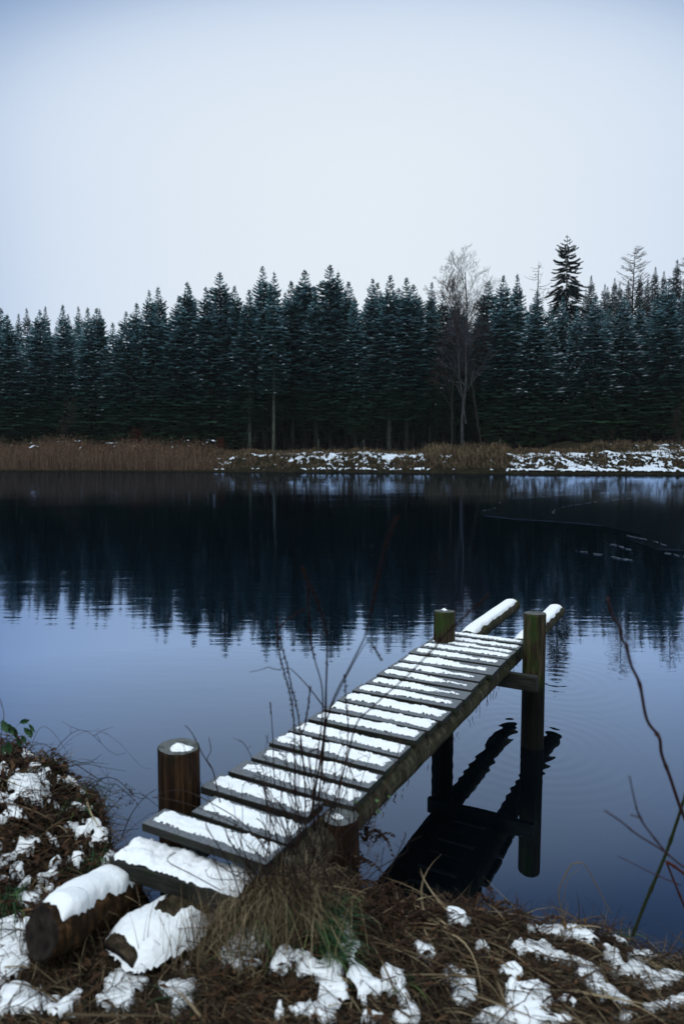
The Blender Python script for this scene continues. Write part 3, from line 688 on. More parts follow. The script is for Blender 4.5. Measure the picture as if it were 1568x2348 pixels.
# ------------------------------------------------------------------ near bank
NE = [(-9, 3.6), (-2.4, 3.4), (-1.45, 3.18), (-1.05, 2.98), (-.85, 2.62), (-.6, 2.42), (-.3, 2.36), (0, 2.38), (.3, 2.42), (.54, 2.44), (.95, 2.38), (1.3, 2.28), (2, 2.12), (9, 1.6)]
def nedge(x): return interp(NE, x) + .05 * nz(x * 3.1, 7.7) + .03 * nz(x * 9, 2.2)
def nh(x, y, fine=True):
    e = nedge(x)
    h = .43 + .04 * sstep(1.6, 2.4, y)
    h += .22 * math.exp(-((x + 1.5) / .55) ** 2 - ((y - 2.9) / .5) ** 2)
    h += .13 * math.exp(-((x + .20) / .15) ** 2 - ((y - 2.13) / .12) ** 2)
    h -= .05 * math.exp(-((x + .45) / .3) ** 2 - ((y - 2.15) / .25) ** 2)
    h -= .08 * sstep(0, .5, x) + .06 * sstep(.3, 1.2, x) * sstep(1.7, 2.3, y)
    h += .05 * nz(x * 5, y * 5, 14) * sstep(-.7, -1.1, x) + .045 * nz(x * 2.6, y * 2.6, 1) + .028 * nz(x * 7, y * 7, 2) * (1 if fine else .55) + (.018 * nz(x * 19, y * 19, 3) + .008 * nz(x * 45, y * 45, 5) if fine else 0)
    return lerp(-.35, h, sstep(-.16, .20, e - y)) + (-.2 if y > e + .2 else 0)
xs = frange(-12, -2.8, .5) + frange(-2.6, 2.6, .016) + frange(2.8, 12, .5); ys = frange(-25, .4, 1.0) + frange(.6, 1.2, .06) + frange(1.23, 3.9, .016)
tag(grid_mesh(xs, ys, nh).build('bank', 'soil', smooth=True), kind='structure')
B = [(22,1757,25,10),(54,1764,22,10),(97,1789,35,14),(22,1779,22,8),(72,1818,25,8),(76,1840,15,9),(32,1876,24,12),(165,1905,14,6),(194,1912,25,8),(216,1901,12,12),(234,1923,12,5),(180,1980,10,8),(50,1958,18,8),(43,1998,10,5),
     (61,2038,14,5),(65,2066,25,9),(11,2131,25,14),(29,2178,38,45),(22,2225,30,34),(36,2297,50,28),(72,2318,50,22),(130,2322,30,12),(162,2300,14,20),(288,2261,36,30),(277,2300,34,24),(410,2272,38,22),(418,2318,15,15),(529,2192,30,18),
     (428,2218,12,8),(579,2151,24,22),(535,2191,35,20),(563,2211,25,12),(647,2207,20,14),(695,2203,20,12),(703,2231,25,14),(755,2235,25,25),(767,2271,25,25),(727,2331,42,22),(791,2151,12,34),(807,2183,10,18),(819,2247,15,22),(835,2283,12,16),
     (855,2279,18,18),(891,2251,18,25),(919,2267,16,25),(939,2335,20,20),(855,2339,22,14),(1047,2103,24,18),(695,1991,12,22),(659,1967,18,8),(547,1975,14,10),(975,2191,16,14),(1117,2082,17,9),(1281,2130,40,14),(1337,2112,20,8),(1233,2130,16,10),
     (1265,2146,16,10),(1333,2151,28,10),(1189,2183,16,12),(1237,2183,26,10),(1265,2197,24,9),(1325,2207,35,12),(1349,2235,35,14),(1381,2267,35,20),(1409,2295,25,15),(1421,2150,18,14),(1405,2191,16,12),(1421,2223,22,18),(1457,2223,28,18),
     (1469,2191,25,14),(1493,2178,16,10),(1525,2231,38,10),(1501,2251,25,14),(1513,2303,28,18),(1557,2295,16,16),(1105,2181,14,14),(1029,2247,12,22),(1061,2263,18,28),(1049,2299,14,14),(1169,2227,20,14),(1181,2271,25,18),(1221,2283,35,20),
     (1201,2311,45,25),(1221,2337,70,20),(1141,2337,40,20),(1265,2341,30,15),(1301,2299,15,12),(1437,2341,20,12),(945,2323,15,25),(640,2330,14,10)]
BL = []
for (px, py, rx, ry) in B:
    hgt = .45
    for _ in range(4):
        p = at(px, py, z=hgt); hgt = .5 * hgt + .5 * max(.1, nh(p.x, p.y))
    if p.y > nedge(p.x) + .02: continue
    q = at(px + rx, py, z=hgt); s_ = at(px, py + ry, z=hgt)
    if px < 260 and py < 2050: ry *= .55; rx *= 1.0; s_ = at(px, py + ry, z=hgt)
    BL.append((p.x, p.y, max(.016, abs(q.x - p.x) * 1.25), max(.024, abs(s_.y - p.y) * 1.3)))
cell = {}
for b_ in BL:
    for i in range(int((b_[0] - b_[2] * 1.6) // .1), int((b_[0] + b_[2] * 1.6) // .1) + 1):
        for j in range(int((b_[1] - b_[3] * 1.6) // .1), int((b_[1] + b_[3] * 1.6) // .1) + 1): cell.setdefault((i, j), []).append(b_)
def nmask(x, y):
    m_ = -1.0
    x += .022 * nz(x * 16, y * 16, 41) + .010 * nz(x * 45, y * 45, 43); y += .022 * nz(x * 16, y * 16, 47) + .010 * nz(x * 45, y * 45, 49)
    for (bx, by, rx, ry) in cell.get((int(x // .1), int(y // .1)), ()):
        m_ = max(m_, 1 - ((x - bx) / rx) ** 2 - ((y - by) / ry) ** 2)
    if y < 1.62 or abs(x) > 1.55: m_ = max(m_, 1.1 * nz(x * 3, y * 3, 30) - .1)
    if x < -.72 and y > 2.25: m_ = max(m_, 1.4 * nz(x * 11, y * 24, 51) - .56)
    return m_ + .55 * nz(x * 26, y * 26, 8) + .6 * nz(x * 62, y * 62, 6)
def nsnow(x, y):
    m_ = nmask(x, y)
    if m_ < -.35 or nh(x, y) < .08: return None
    return nh(x, y, False) + .017 + .016 * math.tanh(m_ * 1.3) - .03 * sstep(0, -.3, m_) + .005 * nz(x * 26, y * 26) + .0015 * nz(x * 80, y * 80)
tag(grid_mesh(frange(-2.2, 2.1, .008), frange(1.3, 3.25, .008), nsnow).build('snow_on_bank', 'snow', smooth=True), 'lumps of snow lying on the dead grass of the near bank', 'snow', kind='stuff')
def rvec(s=1.0): return Vector((R.gauss(0, s), R.gauss(0, s), R.gauss(0, s)))
def strand(mb, p, a, L, rise, w, n=5, sag=1.0):
    o_ = Vector((math.cos(a), math.sin(a), 0)); sd = (Vector((-math.sin(a), math.cos(a), R.uniform(-.4, .4)))).normalized()
    pts = []; bend = R.gauss(0, .25)
    for i in range(n + 1):
        t = i / n; pts.append(p + o_ * (L * t) + Vector((-o_.y, o_.x, 0)) * (bend * L * t * t) + Vector((0, 0, rise * (4 * t * (1 - t)) * .6 + rise * t * (1 - sag))))
    mb.blade(pts, w, sd)
def bankpt(xmin=-2.1, xmax=1.9, back=.03):
    while True:
        x = R.uniform(xmin, xmax); e = nedge(x); y = R.uniform(1.35, e + back)
        if abs(x) < y * .62 + .15: return x, y
def onstep(x, y): return -.86 < x < -.24 and 2.0 < y < 2.45
mb = MB()
for i in range(38000):
    x, y = bankpt()
    if onstep(x, y) and R.random() < .8: continue
    m_ = nmask(x, y)
    if m_ > .0 and R.random() < .90: continue
    h = nh(x, y)
    L = R.uniform(.05, .22); a = R.uniform(0, 2 * PI) if R.random() < .5 else R.gauss(-.5 if x > .2 else 2.4, .6)
    strand(mb, Vector((x, y, h + R.uniform(-.01, .015))), a, L, R.uniform(.002, .04), R.uniform(.0010, .0038), 4)
tag(mb.build('dead_grass', 'dead_grass'), 'matted dead brown grass covering the near bank', 'grass', kind='stuff')
mb = MB()          # broad flattened sedge straps on the right and wiry stalks
for i in range(650):
    x, y = bankpt(.1 if i % 4 else -1.8, 1.9, .04); h = nh(x, y) + .02
    strand(mb, Vector((x, y, h)), R.gauss(-.6, .5) + (PI if R.random() < .5 else 0), R.uniform(.08, .32), R.uniform(.005, .035), R.uniform(.003, .009), 6)
tag(mb.build('sedge_straps', 'straw'), 'broad flattened straw coloured sedge blades lying over the right bank', 'sedge', kind='stuff')
mb = MB()
for i in range(2600):
    x, y = bankpt(-1.9, 1.8, .02)
    if onstep(x, y): continue
    c = Vector((x, y, nh(x, y) + R.uniform(.005, .045))); a = R.uniform(0, 2 * PI); L = R.uniform(.03, .13); d = Vector((math.cos(a), math.sin(a), R.gauss(0, .18))) * L
    k_ = c + d * R.uniform(.4, .7) + rvec(.006); rr_ = R.uniform(.0006, .0018)
    mb.tube([c, k_, k_ + (d * .5 + rvec(L * .25))], [rr_, rr_, rr_ * .6], 4)
tag(mb.build('broken_stems', 'dead_leaf'), 'short broken brown stems scattered through the matted grass', 'stems', kind='stuff')
mb = MB()
for (px, py, n_) in ((60, 2200, 60), (120, 2230, 60), (180, 2200, 45), (230, 2180, 35), (300, 2230, 45), (380, 2210, 40), (440, 2160, 35), (470, 2100, 40)):
    hgt = .43; c = at(px, py, z=hgt)
    for i in range(n_):
        x = c.x + R.gauss(0, .035); y = c.y + R.gauss(0, .03); a = R.uniform(0, 2 * PI); L = R.uniform(.03, .14); st = R.uniform(.03, .12); o_ = Vector((math.cos(a), math.sin(a), 0)); q_ = rvec(.01)
        p = Vector((x, y, nh(x, y)))
        mb.blade([p + o_ * (L * t) + q_ * math.sin(t * 5) + Vector((0, 0, st * (2.1 * t - 1.7 * t * t))) for t in (0, .2, .4, .6, .8, 1)], R.uniform(.0012, .003), Vector((-o_.y, o_.x, .2)))
tag(mb.build('log_grass', 'dead_grass'), 'withered grass growing up around the two snowy logs', 'grass', kind='stuff')
# straw tussock against the step, green tufts
mb = MB()
for i in range(1900):
    x = R.gauss(-.22, .09); y = R.gauss(2.13, .06); h = nh(x, y)
    a = R.uniform(0, 2 * PI) if R.random() < .45 else R.gauss(-PI / 2, 1.1); L = R.uniform(.05, .2); st = R.uniform(.06, .20)
    o_ = Vector((math.cos(a), math.sin(a), 0)); p = Vector((x, y, h))
    q_ = rvec(.012); mb.blade([p + o_ * (L * t) + q_ * math.sin(t * R.uniform(4, 7)) + Vector((0, 0, st * (1.9 * t - 1.5 * t * t))) for t in (0, .2, .4, .6, .8, 1)], R.uniform(.0012, .0034), Vector((-o_.y, o_.x, .2)))
for i in range(420):
    x = R.gauss(-.32, .13); y = R.gauss(2.02, .06); h = nh(x, y); p = Vector((x, y, h)); a = R.gauss(PI * .5, .9); L = R.uniform(.03, .12); st = R.uniform(.1, .26)
    mb.blade([p + Vector((math.cos(a) * L * t, math.sin(a) * L * t * .4, st * (1.4 * t - .5 * t * t))) for t in (0, .25, .5, .75, 1)], R.uniform(.0012, .0028), Vector((1, 0, .1)))
tag(mb.build('straw_tussock', 'straw'), 'shaggy straw coloured grass tussock against the shore end of the pier', 'grass', kind='stuff')
mb = MB()
for (px, py, n_, L0, st0) in ((560, 2030, 90, .12, .16), (620, 2060, 110, .13, .15), (600, 2110, 60, .12, .08), (680, 2060, 110, .15, .16), (725, 2120, 110, .16, .10), (740, 2180, 70, .14, .07), (650, 2090, 40, .13, .12), (600, 2160, 40, .12, .05), (215, 1990, 45, .10, .08), (20, 2100, 45, .12, .10), (450, 2290, 40, .14, .05), (180, 1850, 25, .16, .08), (60, 1760, 25, .18, .1), (480, 1990, 8, .06, .05), (900, 2240, 25, .1, .04), (1400, 2140, 14, .08, .04)):
    hgt = .45
    for _ in range(4):
        c = at(px, py, z=hgt); hgt = .5 * hgt + .5 * max(.1, nh(c.x, c.y))
    for i in range(n_):
        p = Vector((c.x + R.gauss(0, .03), c.y + R.gauss(0, .03), hgt - .01)); a = R.gauss(-.6, .9) if px > 600 else R.uniform(0, 2 * PI)
        o_ = Vector((math.cos(a), math.sin(a), 0)); L = L0 * R.uniform(.5, 1.2); st = st0 * R.uniform(.5, 1.3)
        mb.blade([p + o_ * (L * t) + Vector((0, 0, st * (2.4 * t - 2.2 * t * t))) for t in (0, .2, .4, .6, .8, 1)], R.uniform(.003, .006), Vector((-o_.y, o_.x, .2)))
tag(mb.build('green_grass', 'green_grass'), 'tufts of fresh green grass among the dead stems', 'grass', kind='stuff')
# dead bracken fronds
mb = MB()
def frond(p, a, L, rise, fall, droop=.5):
    o_ = Vector((math.cos(a), math.sin(a), 0)); pts = []; n_ = 12
    for i in range(n_ + 1):
        t = i / n_; pts.append(p + o_ * (L * t) + Vector((0, 0, rise * math.sin(t * 1.9) - fall * t * t)) + Vector((-o_.y, o_.x, 0)) * math.sin(t * 3 + a) * L * .05)
    mb.tube(pts, [.0022 * (1 - .7 * i / n_) for i in range(n_ + 1)], 3, cap=False)
    for i in range(2, n_ + 1):
        t = i / n_; l = L * .30 * (1.1 - t) * R.uniform(.6, 1.1)
        for sg in (-1, 1):
            s_ = Vector((-o_.y, o_.x, 0)) * sg; q = pts[i]
            e = q + s_ * l * .8 + o_ * l * .35 + Vector((0, 0, -l * droop * R.uniform(.4, 1.3)))
            k2 = max(2, int(l / .008))
            for j in range(k2):
                c = q.lerp(e, (j + .5) / k2) + rvec(.0015); w = .010 * (1.15 - j / k2) * R.uniform(.6, 1.3)
                mb.add([c - o_ * w + Vector((0, 0, R.uniform(-.006, .002))), c + s_ * .004, c + o_ * w + Vector((0, 0, R.uniform(-.008, .002))), c - s_ * .003 - Vector((0, 0, .003))], [(0, 1, 2, 3)])
for (px, py, n_, L) in ((700, 1880, 7, .20), (650, 1900, 7, .18), (760, 1930, 9, .22), (820, 1960, 9, .26), (600, 1880, 4, .16), (860, 2020, 8, .24), (920, 2040, 9, .24), (1000, 2060, 9, .26), (1060, 2090, 8, .24), (950, 2100, 8, .22), (880, 2110, 7, .22), (1120, 2110, 6, .2), (1010, 2150, 6, .2), (1100, 2190, 5, .18), (840, 2100, 6, .2), (1180, 2120, 5, .18), (990, 2240, 5, .2), (620, 1990, 3, .15), (1240, 2200, 4, .18)):
    hgt = .45
    for _ in range(4):
        c = at(px, py, z=hgt); hgt = .5 * hgt + .5 * max(.30, nh(c.x, c.y))
    c.y = min(c.y, nedge(c.x) - .06); c.z = max(.3, nh(c.x, c.y))
    for i in range(n_):
        frond(c + Vector((R.gauss(0, .04), R.gauss(0, .03), .02)), R.gauss(.9, .9) if px < 830 else R.gauss(.5, 1.3), L * R.uniform(.5, 1.1) * (1 if px < 830 else .75), R.uniform(.02, .10) * (1 if px < 830 else .6), R.uniform(.03, .14), R.uniform(.3, 1.2))
for (px, py, zz, n_, L) in ((640, 1900, .60, 9, .13), (690, 1905, .60, 10, .15), (720, 1930, .58, 10, .16), (610, 1935, .58, 6, .12), (760, 1960, .52, 10, .17), (800, 1985, .48, 10, .18), (850, 1920, .44, 8, .15), (740, 2000, .50, 8, .16), (830, 2040, .42, 8, .18)):
    c = at(px, py, z=zz)
    for i in range(n_): frond(c + Vector((R.gauss(0, .03), R.gauss(0, .02), -.03)), R.uniform(0, 6.3), L * R.uniform(.6, 1.2), R.uniform(.02, .09), R.uniform(.03, .12), R.uniform(.3, 1.2))
tag(mb.build('dead_bracken', 'bracken'), 'shrivelled red brown bracken fronds leaning over the water edge', 'bracken', kind='stuff')
# bramble thicket at the left and wiry stems everywhere
mb = MB(); lf = MB()
for i in range(240):
    left = i < 95
    if left: x = R.gauss(-1.35, .32); y = R.uniform(2.2, 3.05)
    else: x, y = bankpt(-.9, 1.7, .0)
    if y > nedge(x): continue
    h = nh(x, y); a = R.gauss(.2, 1.0) if left else R.uniform(-.3, 2.6); L = R.uniform(.15, .5) if left else R.uniform(.10, .3); rise = R.uniform(.03, .2) if left else R.uniform(.02, .09)
    o_ = Vector((math.cos(a), math.sin(a) * .6, 0)); pts = []; ph = R.uniform(0, 6)
    for k2 in range(11):
        t = k2 / 10; pts.append(Vector((x, y, h)) + o_ * (L * t) + Vector((0, 0, rise * math.sin(PI * min(1, t * 1.15)) - .02)) + Vector((math.sin(t * 7 + ph), math.cos(t * 5 + ph), math.sin(t * 9 + ph))) * .008)
    r = R.uniform(.0009, .0024); mb.tube(pts, [r * (1 - .6 * k2 / 10) for k2 in range(11)], 4)
    for k2 in range(R.randint(1, 4)):
        q = pts[R.randint(3, 9)]; d = Vector((R.gauss(0, 1), R.gauss(0, .6), R.uniform(-.2, 1))).normalized() * R.uniform(.03, .12)
        mb.tube([q, q + d * .5 + rvec(.004), q + d], [r * .7, r * .5, r * .3], 3)
tag(mb.build('bramble_stems', 'bramble'), 'dark tangle of arching bramble stems over the bank', 'bramble', kind='stuff')
for i in range(5200):
    x, y = bankpt() if i % 2 else (R.gauss(-1.3, .35), R.uniform(2.1, 3.1))
    if y > nedge(x) - .02 or onstep(x, y): continue
    if nmask(x, y) > .15: continue
    c = Vector((x, y, nh(x, y) + R.uniform(.0, .05))); a = R.uniform(0, 6.3); l = R.uniform(.006, .022); w = l * .45
    u = Vector((math.cos(a), math.sin(a), R.uniform(-.5, .5))); s_ = Vector((-math.sin(a), math.cos(a), R.uniform(-.5, .5)))
    lf.add([c - u * l, c + s_ * w + Vector((0, 0, .004)), c + u * l, c - s_ * w + Vector((0, 0, .004)), c], [(0, 1, 4), (1, 2, 4), (2, 3, 4), (3, 0, 4)])
tag(lf.build('leaf_litter', 'dead_leaf'), 'curled brown dead leaves caught in the bank vegetation', 'leaves', kind='stuff')
# step board and the two logs
SP = at(250, 1966, z=.60); SQ = at(512, 2044, z=.60); ux = (SQ - SP).normalized(); ang = math.atan2(ux.y, ux.x)
mb = MB(); mb.box(0, .52, 0, .13, -.065, 0); st = mb.build('step_board', 'beam_wood'); bevel(st, .006); st.location = SP; st.rotation_euler = (math.radians(1.5), .03, ang)
tag(st, 'thick dark step board deep in snow at the shore end of the pier', 'board')
def amt(u, v): return .9 - 1.5 * sstep(.12, .0, u) - .2 * sstep(.2, 0, v)
s_ = snow_pad(.52, .13, .024, amt, 77, speck=.35, inset=.006).build('snow', 'snow', st, smooth=True); s_.location = (0, 0, .001)
def bank_log(name, label, p0, p1, r, seed, barkm, endm, th, wid, shift, t0=.03, t1=.99):
    mid = (p0 + p1) / 2; lg, pts, rad = log_parts(name, p0 - mid, p1 - mid, r, seed, None, barkm, endm, n=18, seg=14, wob=.035)
    lg.location = mid; tag(lg, label, 'log'); snow_on_log(pts, rad, lg, t0, t1, seed, th=th, wid=wid, shift=shift); return lg
bank_log('log', 'short snow covered log with orange bark and black cut end, lower left of the step', at(94, 2140, Y=1.92), at(285, 2045, Y=2.32), .078, 12, 'orange_bark', 'dark_end', .024, 1.05, 0)
c0 = at(362, 2132, z=.47); lg2, pts2, rad2 = log_parts('log', Vector((-.15, 0, -.02)), Vector((.15, 0, .02)), .0749, 14, None, 'log_bark', 'dark_end', n=14, seg=10, wob=.02)
d2 = at(450, 2075, z=.47) - at(310, 2170, z=.47); lg2.location = c0; lg2.rotation_euler = (0, 0, math.atan2(d2.y, d2.x)); lg2.scale = (1, 1.15, .75)
tag(lg2, 'dark split log under a thick cap of snow, right of the orange barked log', 'log')
def fn(x, y):
    q = 1 - (abs(x) / .155) ** 3.2 - (abs(y + .03 * nz(x * 9, 3)) / .105) ** 2.6 + .13 * nz(x * 14, y * 14, 66) + .1 * nz(x * 45, y * 45, 6)
    if q < -.25: return None
    return .06 * math.tanh(q * 1.5) + .012 - 2.2 * y * y + .008 * nz(x * 12, y * 12, 9) + .003 * nz(x * 60, y * 60, 2)
s_ = grid_mesh(frange(-.21, .21, .006), frange(-.14, .14, .006), fn).build('snow', 'snow', lg2, smooth=True); s_.location = (0, 0, .012)
# ------------------------------------------------------------------ single stems and shoots
def wpath(pts, Y0, Y1):
    n = len(pts); return [at(x, y, Y=lerp(Y0, Y1, i / (n - 1))) for i, (x, y) in enumerate(pts)]
def smooth(pts, k=5):
    out = []; n = len(pts)
    for i in range(n - 1):
        p0, p1, p2, p3 = pts[max(0, i - 1)], pts[i], pts[i + 1], pts[min(n - 1, i + 2)]
        for j in range(k):
            t = j / k; out.append(.5 * ((2 * p1) + (p2 - p0) * t + (2 * p0 - 5 * p1 + 4 * p2 - p3) * t * t + (3 * p1 - p0 - 3 * p2 + p3) * t ** 3))
    return out + [pts[-1]]
def stem_plant(label, stems, group=None, name='dried_weed', matn='weed_stem', cat='dried weed', root=None):
    """stems: (points, Y0, Y1, radius, seed from, seed to)"""
    paths = [smooth(wpath(s_[0], s_[1], s_[2])) for s_ in stems]
    base = paths[0][0].copy(); o = empty(name, base, label, cat, group)
    for (pp, Y0, Y1, r, a, b2), path in zip(stems, paths):
        mb = MB(); n = len(path); mb.tube([p - base for p in path], [1.25 * r * lerp(1, .5, i / n) for i in range(n)], 6); st_ = mb.build('stem', matn, o, smooth=True)
        if b2 > a:
            sd = MB(); L = sum((path[i + 1] - path[i]).length for i in range(n - 1)); cnt = int(L * (b2 - a) / .0034)
            for j in range(cnt):
                t = lerp(a, b2, j / max(1, cnt)) * (n - 1); k = min(n - 2, int(t)); q = path[k].lerp(path[k + 1], t - k) - base
                # whorls of capsules
                wob = .6 + .4 * math.sin(j * .9)
                d = rvec(1).normalized(); c = q + d * r * R.uniform(1.2, 2.9) * wob; l = R.uniform(.0024, .0048); dd = (d + Vector((0, 0, .7))).normalized(); x_ = dd.orthogonal().normalized(); y_ = dd.cross(x_)
                sd.add([c - dd * l, c + x_ * l * .6, c + y_ * l * .6, c - x_ * l * .6, c - y_ * l * .6, c + dd * l * 1.1], [(0, 2, 1), (0, 3, 2), (0, 4, 3), (0, 1, 4), (5, 1, 2), (5, 2, 3), (5, 3, 4), (5, 4, 1)])
            sd.build('seed_head', matn, o)
    return o
G = 'dried seed stems rising in front of the pier'
RT_ = (722, 1905)
stem_plant('thick dark upright stem in front of the middle planks, topped by a small knob', [([RT_, (718, 1850), (723, 1810), (735, 1740), (744, 1669), (747, 1590), (750, 1516)], 2.1, 2.0, .0036, .97, 1.0)], G)
stem_plant('tall stem with a fuzzy tip nearest the middle of the dark water', [([(715, 1900), (735, 1790), (746, 1670), (748, 1560), (750, 1475), (744, 1432), (726, 1374), (708, 1338), (694, 1302)], 2.08, 1.55, .0020, .55, 1.0)], G)
stem_plant('upright stem with a dark seed spike just left of the fuzzy tipped one', [([(712, 1895), (722, 1780), (738, 1650), (738, 1575), (723, 1518), (712, 1471), (708, 1399), (706, 1345)], 2.08, 1.6, .0020, .60, 1.0)], G)
stem_plant('leftmost tall seed stem, beaded from the planks up to its side spike', [([(690, 1890), (676, 1813), (676, 1723), (672, 1633), (662, 1579), (645, 1518), (637, 1471), (637, 1417)], 2.08, 1.75, .0019, .35, 1.0), ([(642, 1440), (655, 1424), (672, 1413), (699, 1395)], 1.78, 1.7, .0018, .15, 1.0)], G)
stem_plant('slender beaded stem crossing close behind the leftmost tall one', [([(700, 1880), (698, 1780), (690, 1690), (680, 1620), (669, 1579), (658, 1525), (648, 1490), (642, 1460)], 2.1, 1.85, .0018, .30, 1.0)], G)
stem_plant('long stem bending right to a thick blurred seed spike high over the dark water', [([(728, 1890), (742, 1700), (757, 1625), (775, 1580), (795, 1543), (822, 1490), (838, 1455), (852, 1395), (862, 1345), (880, 1266), (897, 1215), (912, 1183)], 2.05, 1.25, .0019, .62, 1.0)], G)
stem_plant('long thin stem slanting right across the deck, dark spike by the outer posts', [([(745, 1900), (790, 1760), (816, 1662), (850, 1625), (888, 1590), (935, 1548), (971, 1511), (989, 1493), (1022, 1453), (1068, 1410), (1122, 1363)], 2.05, 1.45, .0019, .62, 1.0)], G)
stem_plant('thin forked stem with a short dark spike low on the left', [([(735, 1890), (690, 1720), (700, 1660), (706, 1620), (712, 1575)], 2.15, 2.0, .0018, .5, 1.0), ([(743, 1622), (716, 1586), (690, 1556), (665, 1532)], 2.05, 2.0, .0018, 0, 0), ([(645, 1536), (628, 1534), (615, 1530), (600, 1535), (572, 1541)], 2.0, 1.95, .0012, 0, 0)], G)
stem_plant('short beaded spike before the middle planks, right of the thick stem', [([(760, 1880), (790, 1760), (798, 1669), (793, 1608), (791, 1547)], 2.12, 1.95, .0017, .45, 1.0)], G)
stem_plant('tiny spike floating right of the bent stems, on a hair thin stalk', [([(760, 1620), (800, 1540), (835, 1480), (849, 1471), (862, 1492), (874, 1514)], 2.0, 1.7, .0010, .72, 1.0)], G)
stem_plant('lone short stem with a brown tip beside the left edge of the deck', [([(630, 1800), (627, 1740), (626, 1700), (623, 1650), (620, 1611)], 2.6, 2.6, .0020, .82, 1.0)], G)
mb_n = 0
for j in range(26):
    x0 = R.gauss(700, 50); x1 = x0 + R.gauss(0, 45); y1 = R.uniform(1640, 1840)
    mb_n += 1
ts = MB()
for j in range(130):
    low = j > 60; x0 = R.gauss(700, 90) if low else R.gauss(710, 60); x1 = x0 + R.gauss(0, 70 if low else 50); yb_ = R.uniform(1990, 2120) if low else 1960; y1 = R.uniform(1860, 2020) if low else R.uniform(1690, 1880); Yk = R.uniform(1.95, 2.08) if low else R.uniform(1.95, 2.15)
    pp = smooth([at(x0, yb_, Y=Yk), at((x0 + x1) / 2 + R.gauss(0, 8), (yb_ + y1) / 2, Y=Yk), at(x1, y1, Y=Yk), at(x1 + R.gauss(0, 14), y1 - 20, Y=Yk)], 4)
    ts.tube(pp, [R.uniform(.0008, .0018)] * len(pp), 4)
    for k2 in range(3):
        q = R.choice(pp[4:]); ts.tube([q, q + Vector((R.gauss(0, .02), 0, R.uniform(.0, .03)))], [.0009, .0006], 3)
tag(ts.build('wiry_stems', 'bramble'), 'thin reddish wiry stems sprouting before the inner planks', 'stems', kind='stuff')
def shoot(name, label, matn, branches, cat='shoot'):
    paths = [smooth(wpath(b_[0], b_[1], b_[2])) for b_ in branches]; base = paths[0][0].copy()
    o = empty(name, base, label, cat)
    for (pp, Y0, Y1, r0, r1), path in zip(branches, paths):
        mb = MB(); n = len(path)
        mb.tube([p - base for p in path], [lerp(r0, r1, i / (n - 1)) * (1.35 if i % 9 == 4 else 1) for i in range(n)], 7); mb.build('stem', matn, o, smooth=True)
    return o
shoot('woody_shoot', 'reddish bare shoot climbing along the right edge of the view', 'shoot_red', [([(1690, 2200), (1620, 2010), (1572, 1885), (1556, 1845), (1534, 1779), (1516, 1730), (1510, 1690), (1482, 1650), (1466, 1570), (1446, 1526), (1434, 1478), (1426, 1470), (1418, 1434), (1402, 1410), (1392, 1372)], 1.9, 1.3, .0050, .0026), ([(1510, 1692), (1500, 1683)], 1.5, 1.5, .003, .0015)])
shoot('green_shoot', 'mossy green stem slanting up to the right edge', 'shoot_green', [([(1450, 2145), (1458, 2123), (1478, 2071), (1502, 2015), (1528, 1951), (1550, 1887), (1568, 1831), (1590, 1770)], 2.1, 1.9, .0052, .0042)])
shoot('purple_shoot', 'blurred thin purple twigs forking left near the right edge', 'shoot_red', [([(1640, 2120), (1600, 2020), (1554, 1979), (1514, 1947), (1462, 1915), (1422, 1883), (1386, 1859)], 1.7, 1.4, .0028, .0016), ([(1530, 1960), (1494, 1915), (1466, 1875), (1454, 1835), (1442, 1779)], 1.6, 1.45, .0024, .0013), ([(1478, 1895), (1466, 1870), (1456, 1850)], 1.55, 1.5, .0016, .0010), ([(1466, 1875), (1444, 1868)], 1.5, 1.5, .0018, .001), ([(1560, 2030), (1500, 2005), (1460, 1985), (1414, 1962)], 1.7, 1.6, .0016, .0008)])
shoot('rusty_stalk', 'short rust coloured stalk low at the right edge', 'rust_leaf', [([(1640, 2230), (1590, 2130), (1568, 2079), (1550, 2035), (1526, 1975)], 2.0, 1.9, .0038, .0030), ([(1530, 1977), (1550, 1990), (1575, 2010)], 1.9, 1.9, .0045, .004)])
shoot('arched_reed', 'pale dry reed bent over in an arch above the right bank', 'straw', [([(1298, 2130), (1284, 2075), (1281, 2040), (1306, 1987), (1316, 1980), (1338, 1981), (1358, 2015), (1386, 2067), (1400, 2095)], 2.2, 2.2, .0022, .0016), ([(1290, 2080), (1300, 2020), (1330, 1990)], 2.2, 2.2, .001, .0007)])
shoot('bare_twig', 'dark leafless forked twig just right of the left pier post', 'bramble', [([(505, 1840), (495, 1793), (486, 1761), (468, 1735), (454, 1707), (440, 1680), (425, 1663)], 2.25, 2.15, .0022, .0012), ([(487, 1764), (475, 1743), (484, 1721), (482, 1705), (479, 1690)], 2.22, 2.2, .0015, .0009)], 'twig')
shoot('thorny_runner', 'thin brown runner arching over the first planks of the pier', 'bramble', [([(620, 1960), (560, 1890), (500, 1850), (430, 1815), (380, 1815), (355, 1830)], 2.1, 2.3, .0018, .0010), ([(350, 1828), (420, 1840), (520, 1880), (620, 1940)], 2.3, 2.1, .0012, .0012)], 'runner')
o = shoot('leafy_shoot', 'red stemmed shoot with dark green leaves at the left edge', 'shoot_red', [([(66, 1760), (62, 1730), (50, 1700), (28, 1675), (-12, 1648)], 2.6, 2.6, .0022, .0015), ([(8, 1790), (4, 1690), (10, 1640), (0, 1600)], 2.6, 2.6, .0016, .001)])
base = o.location.copy(); 
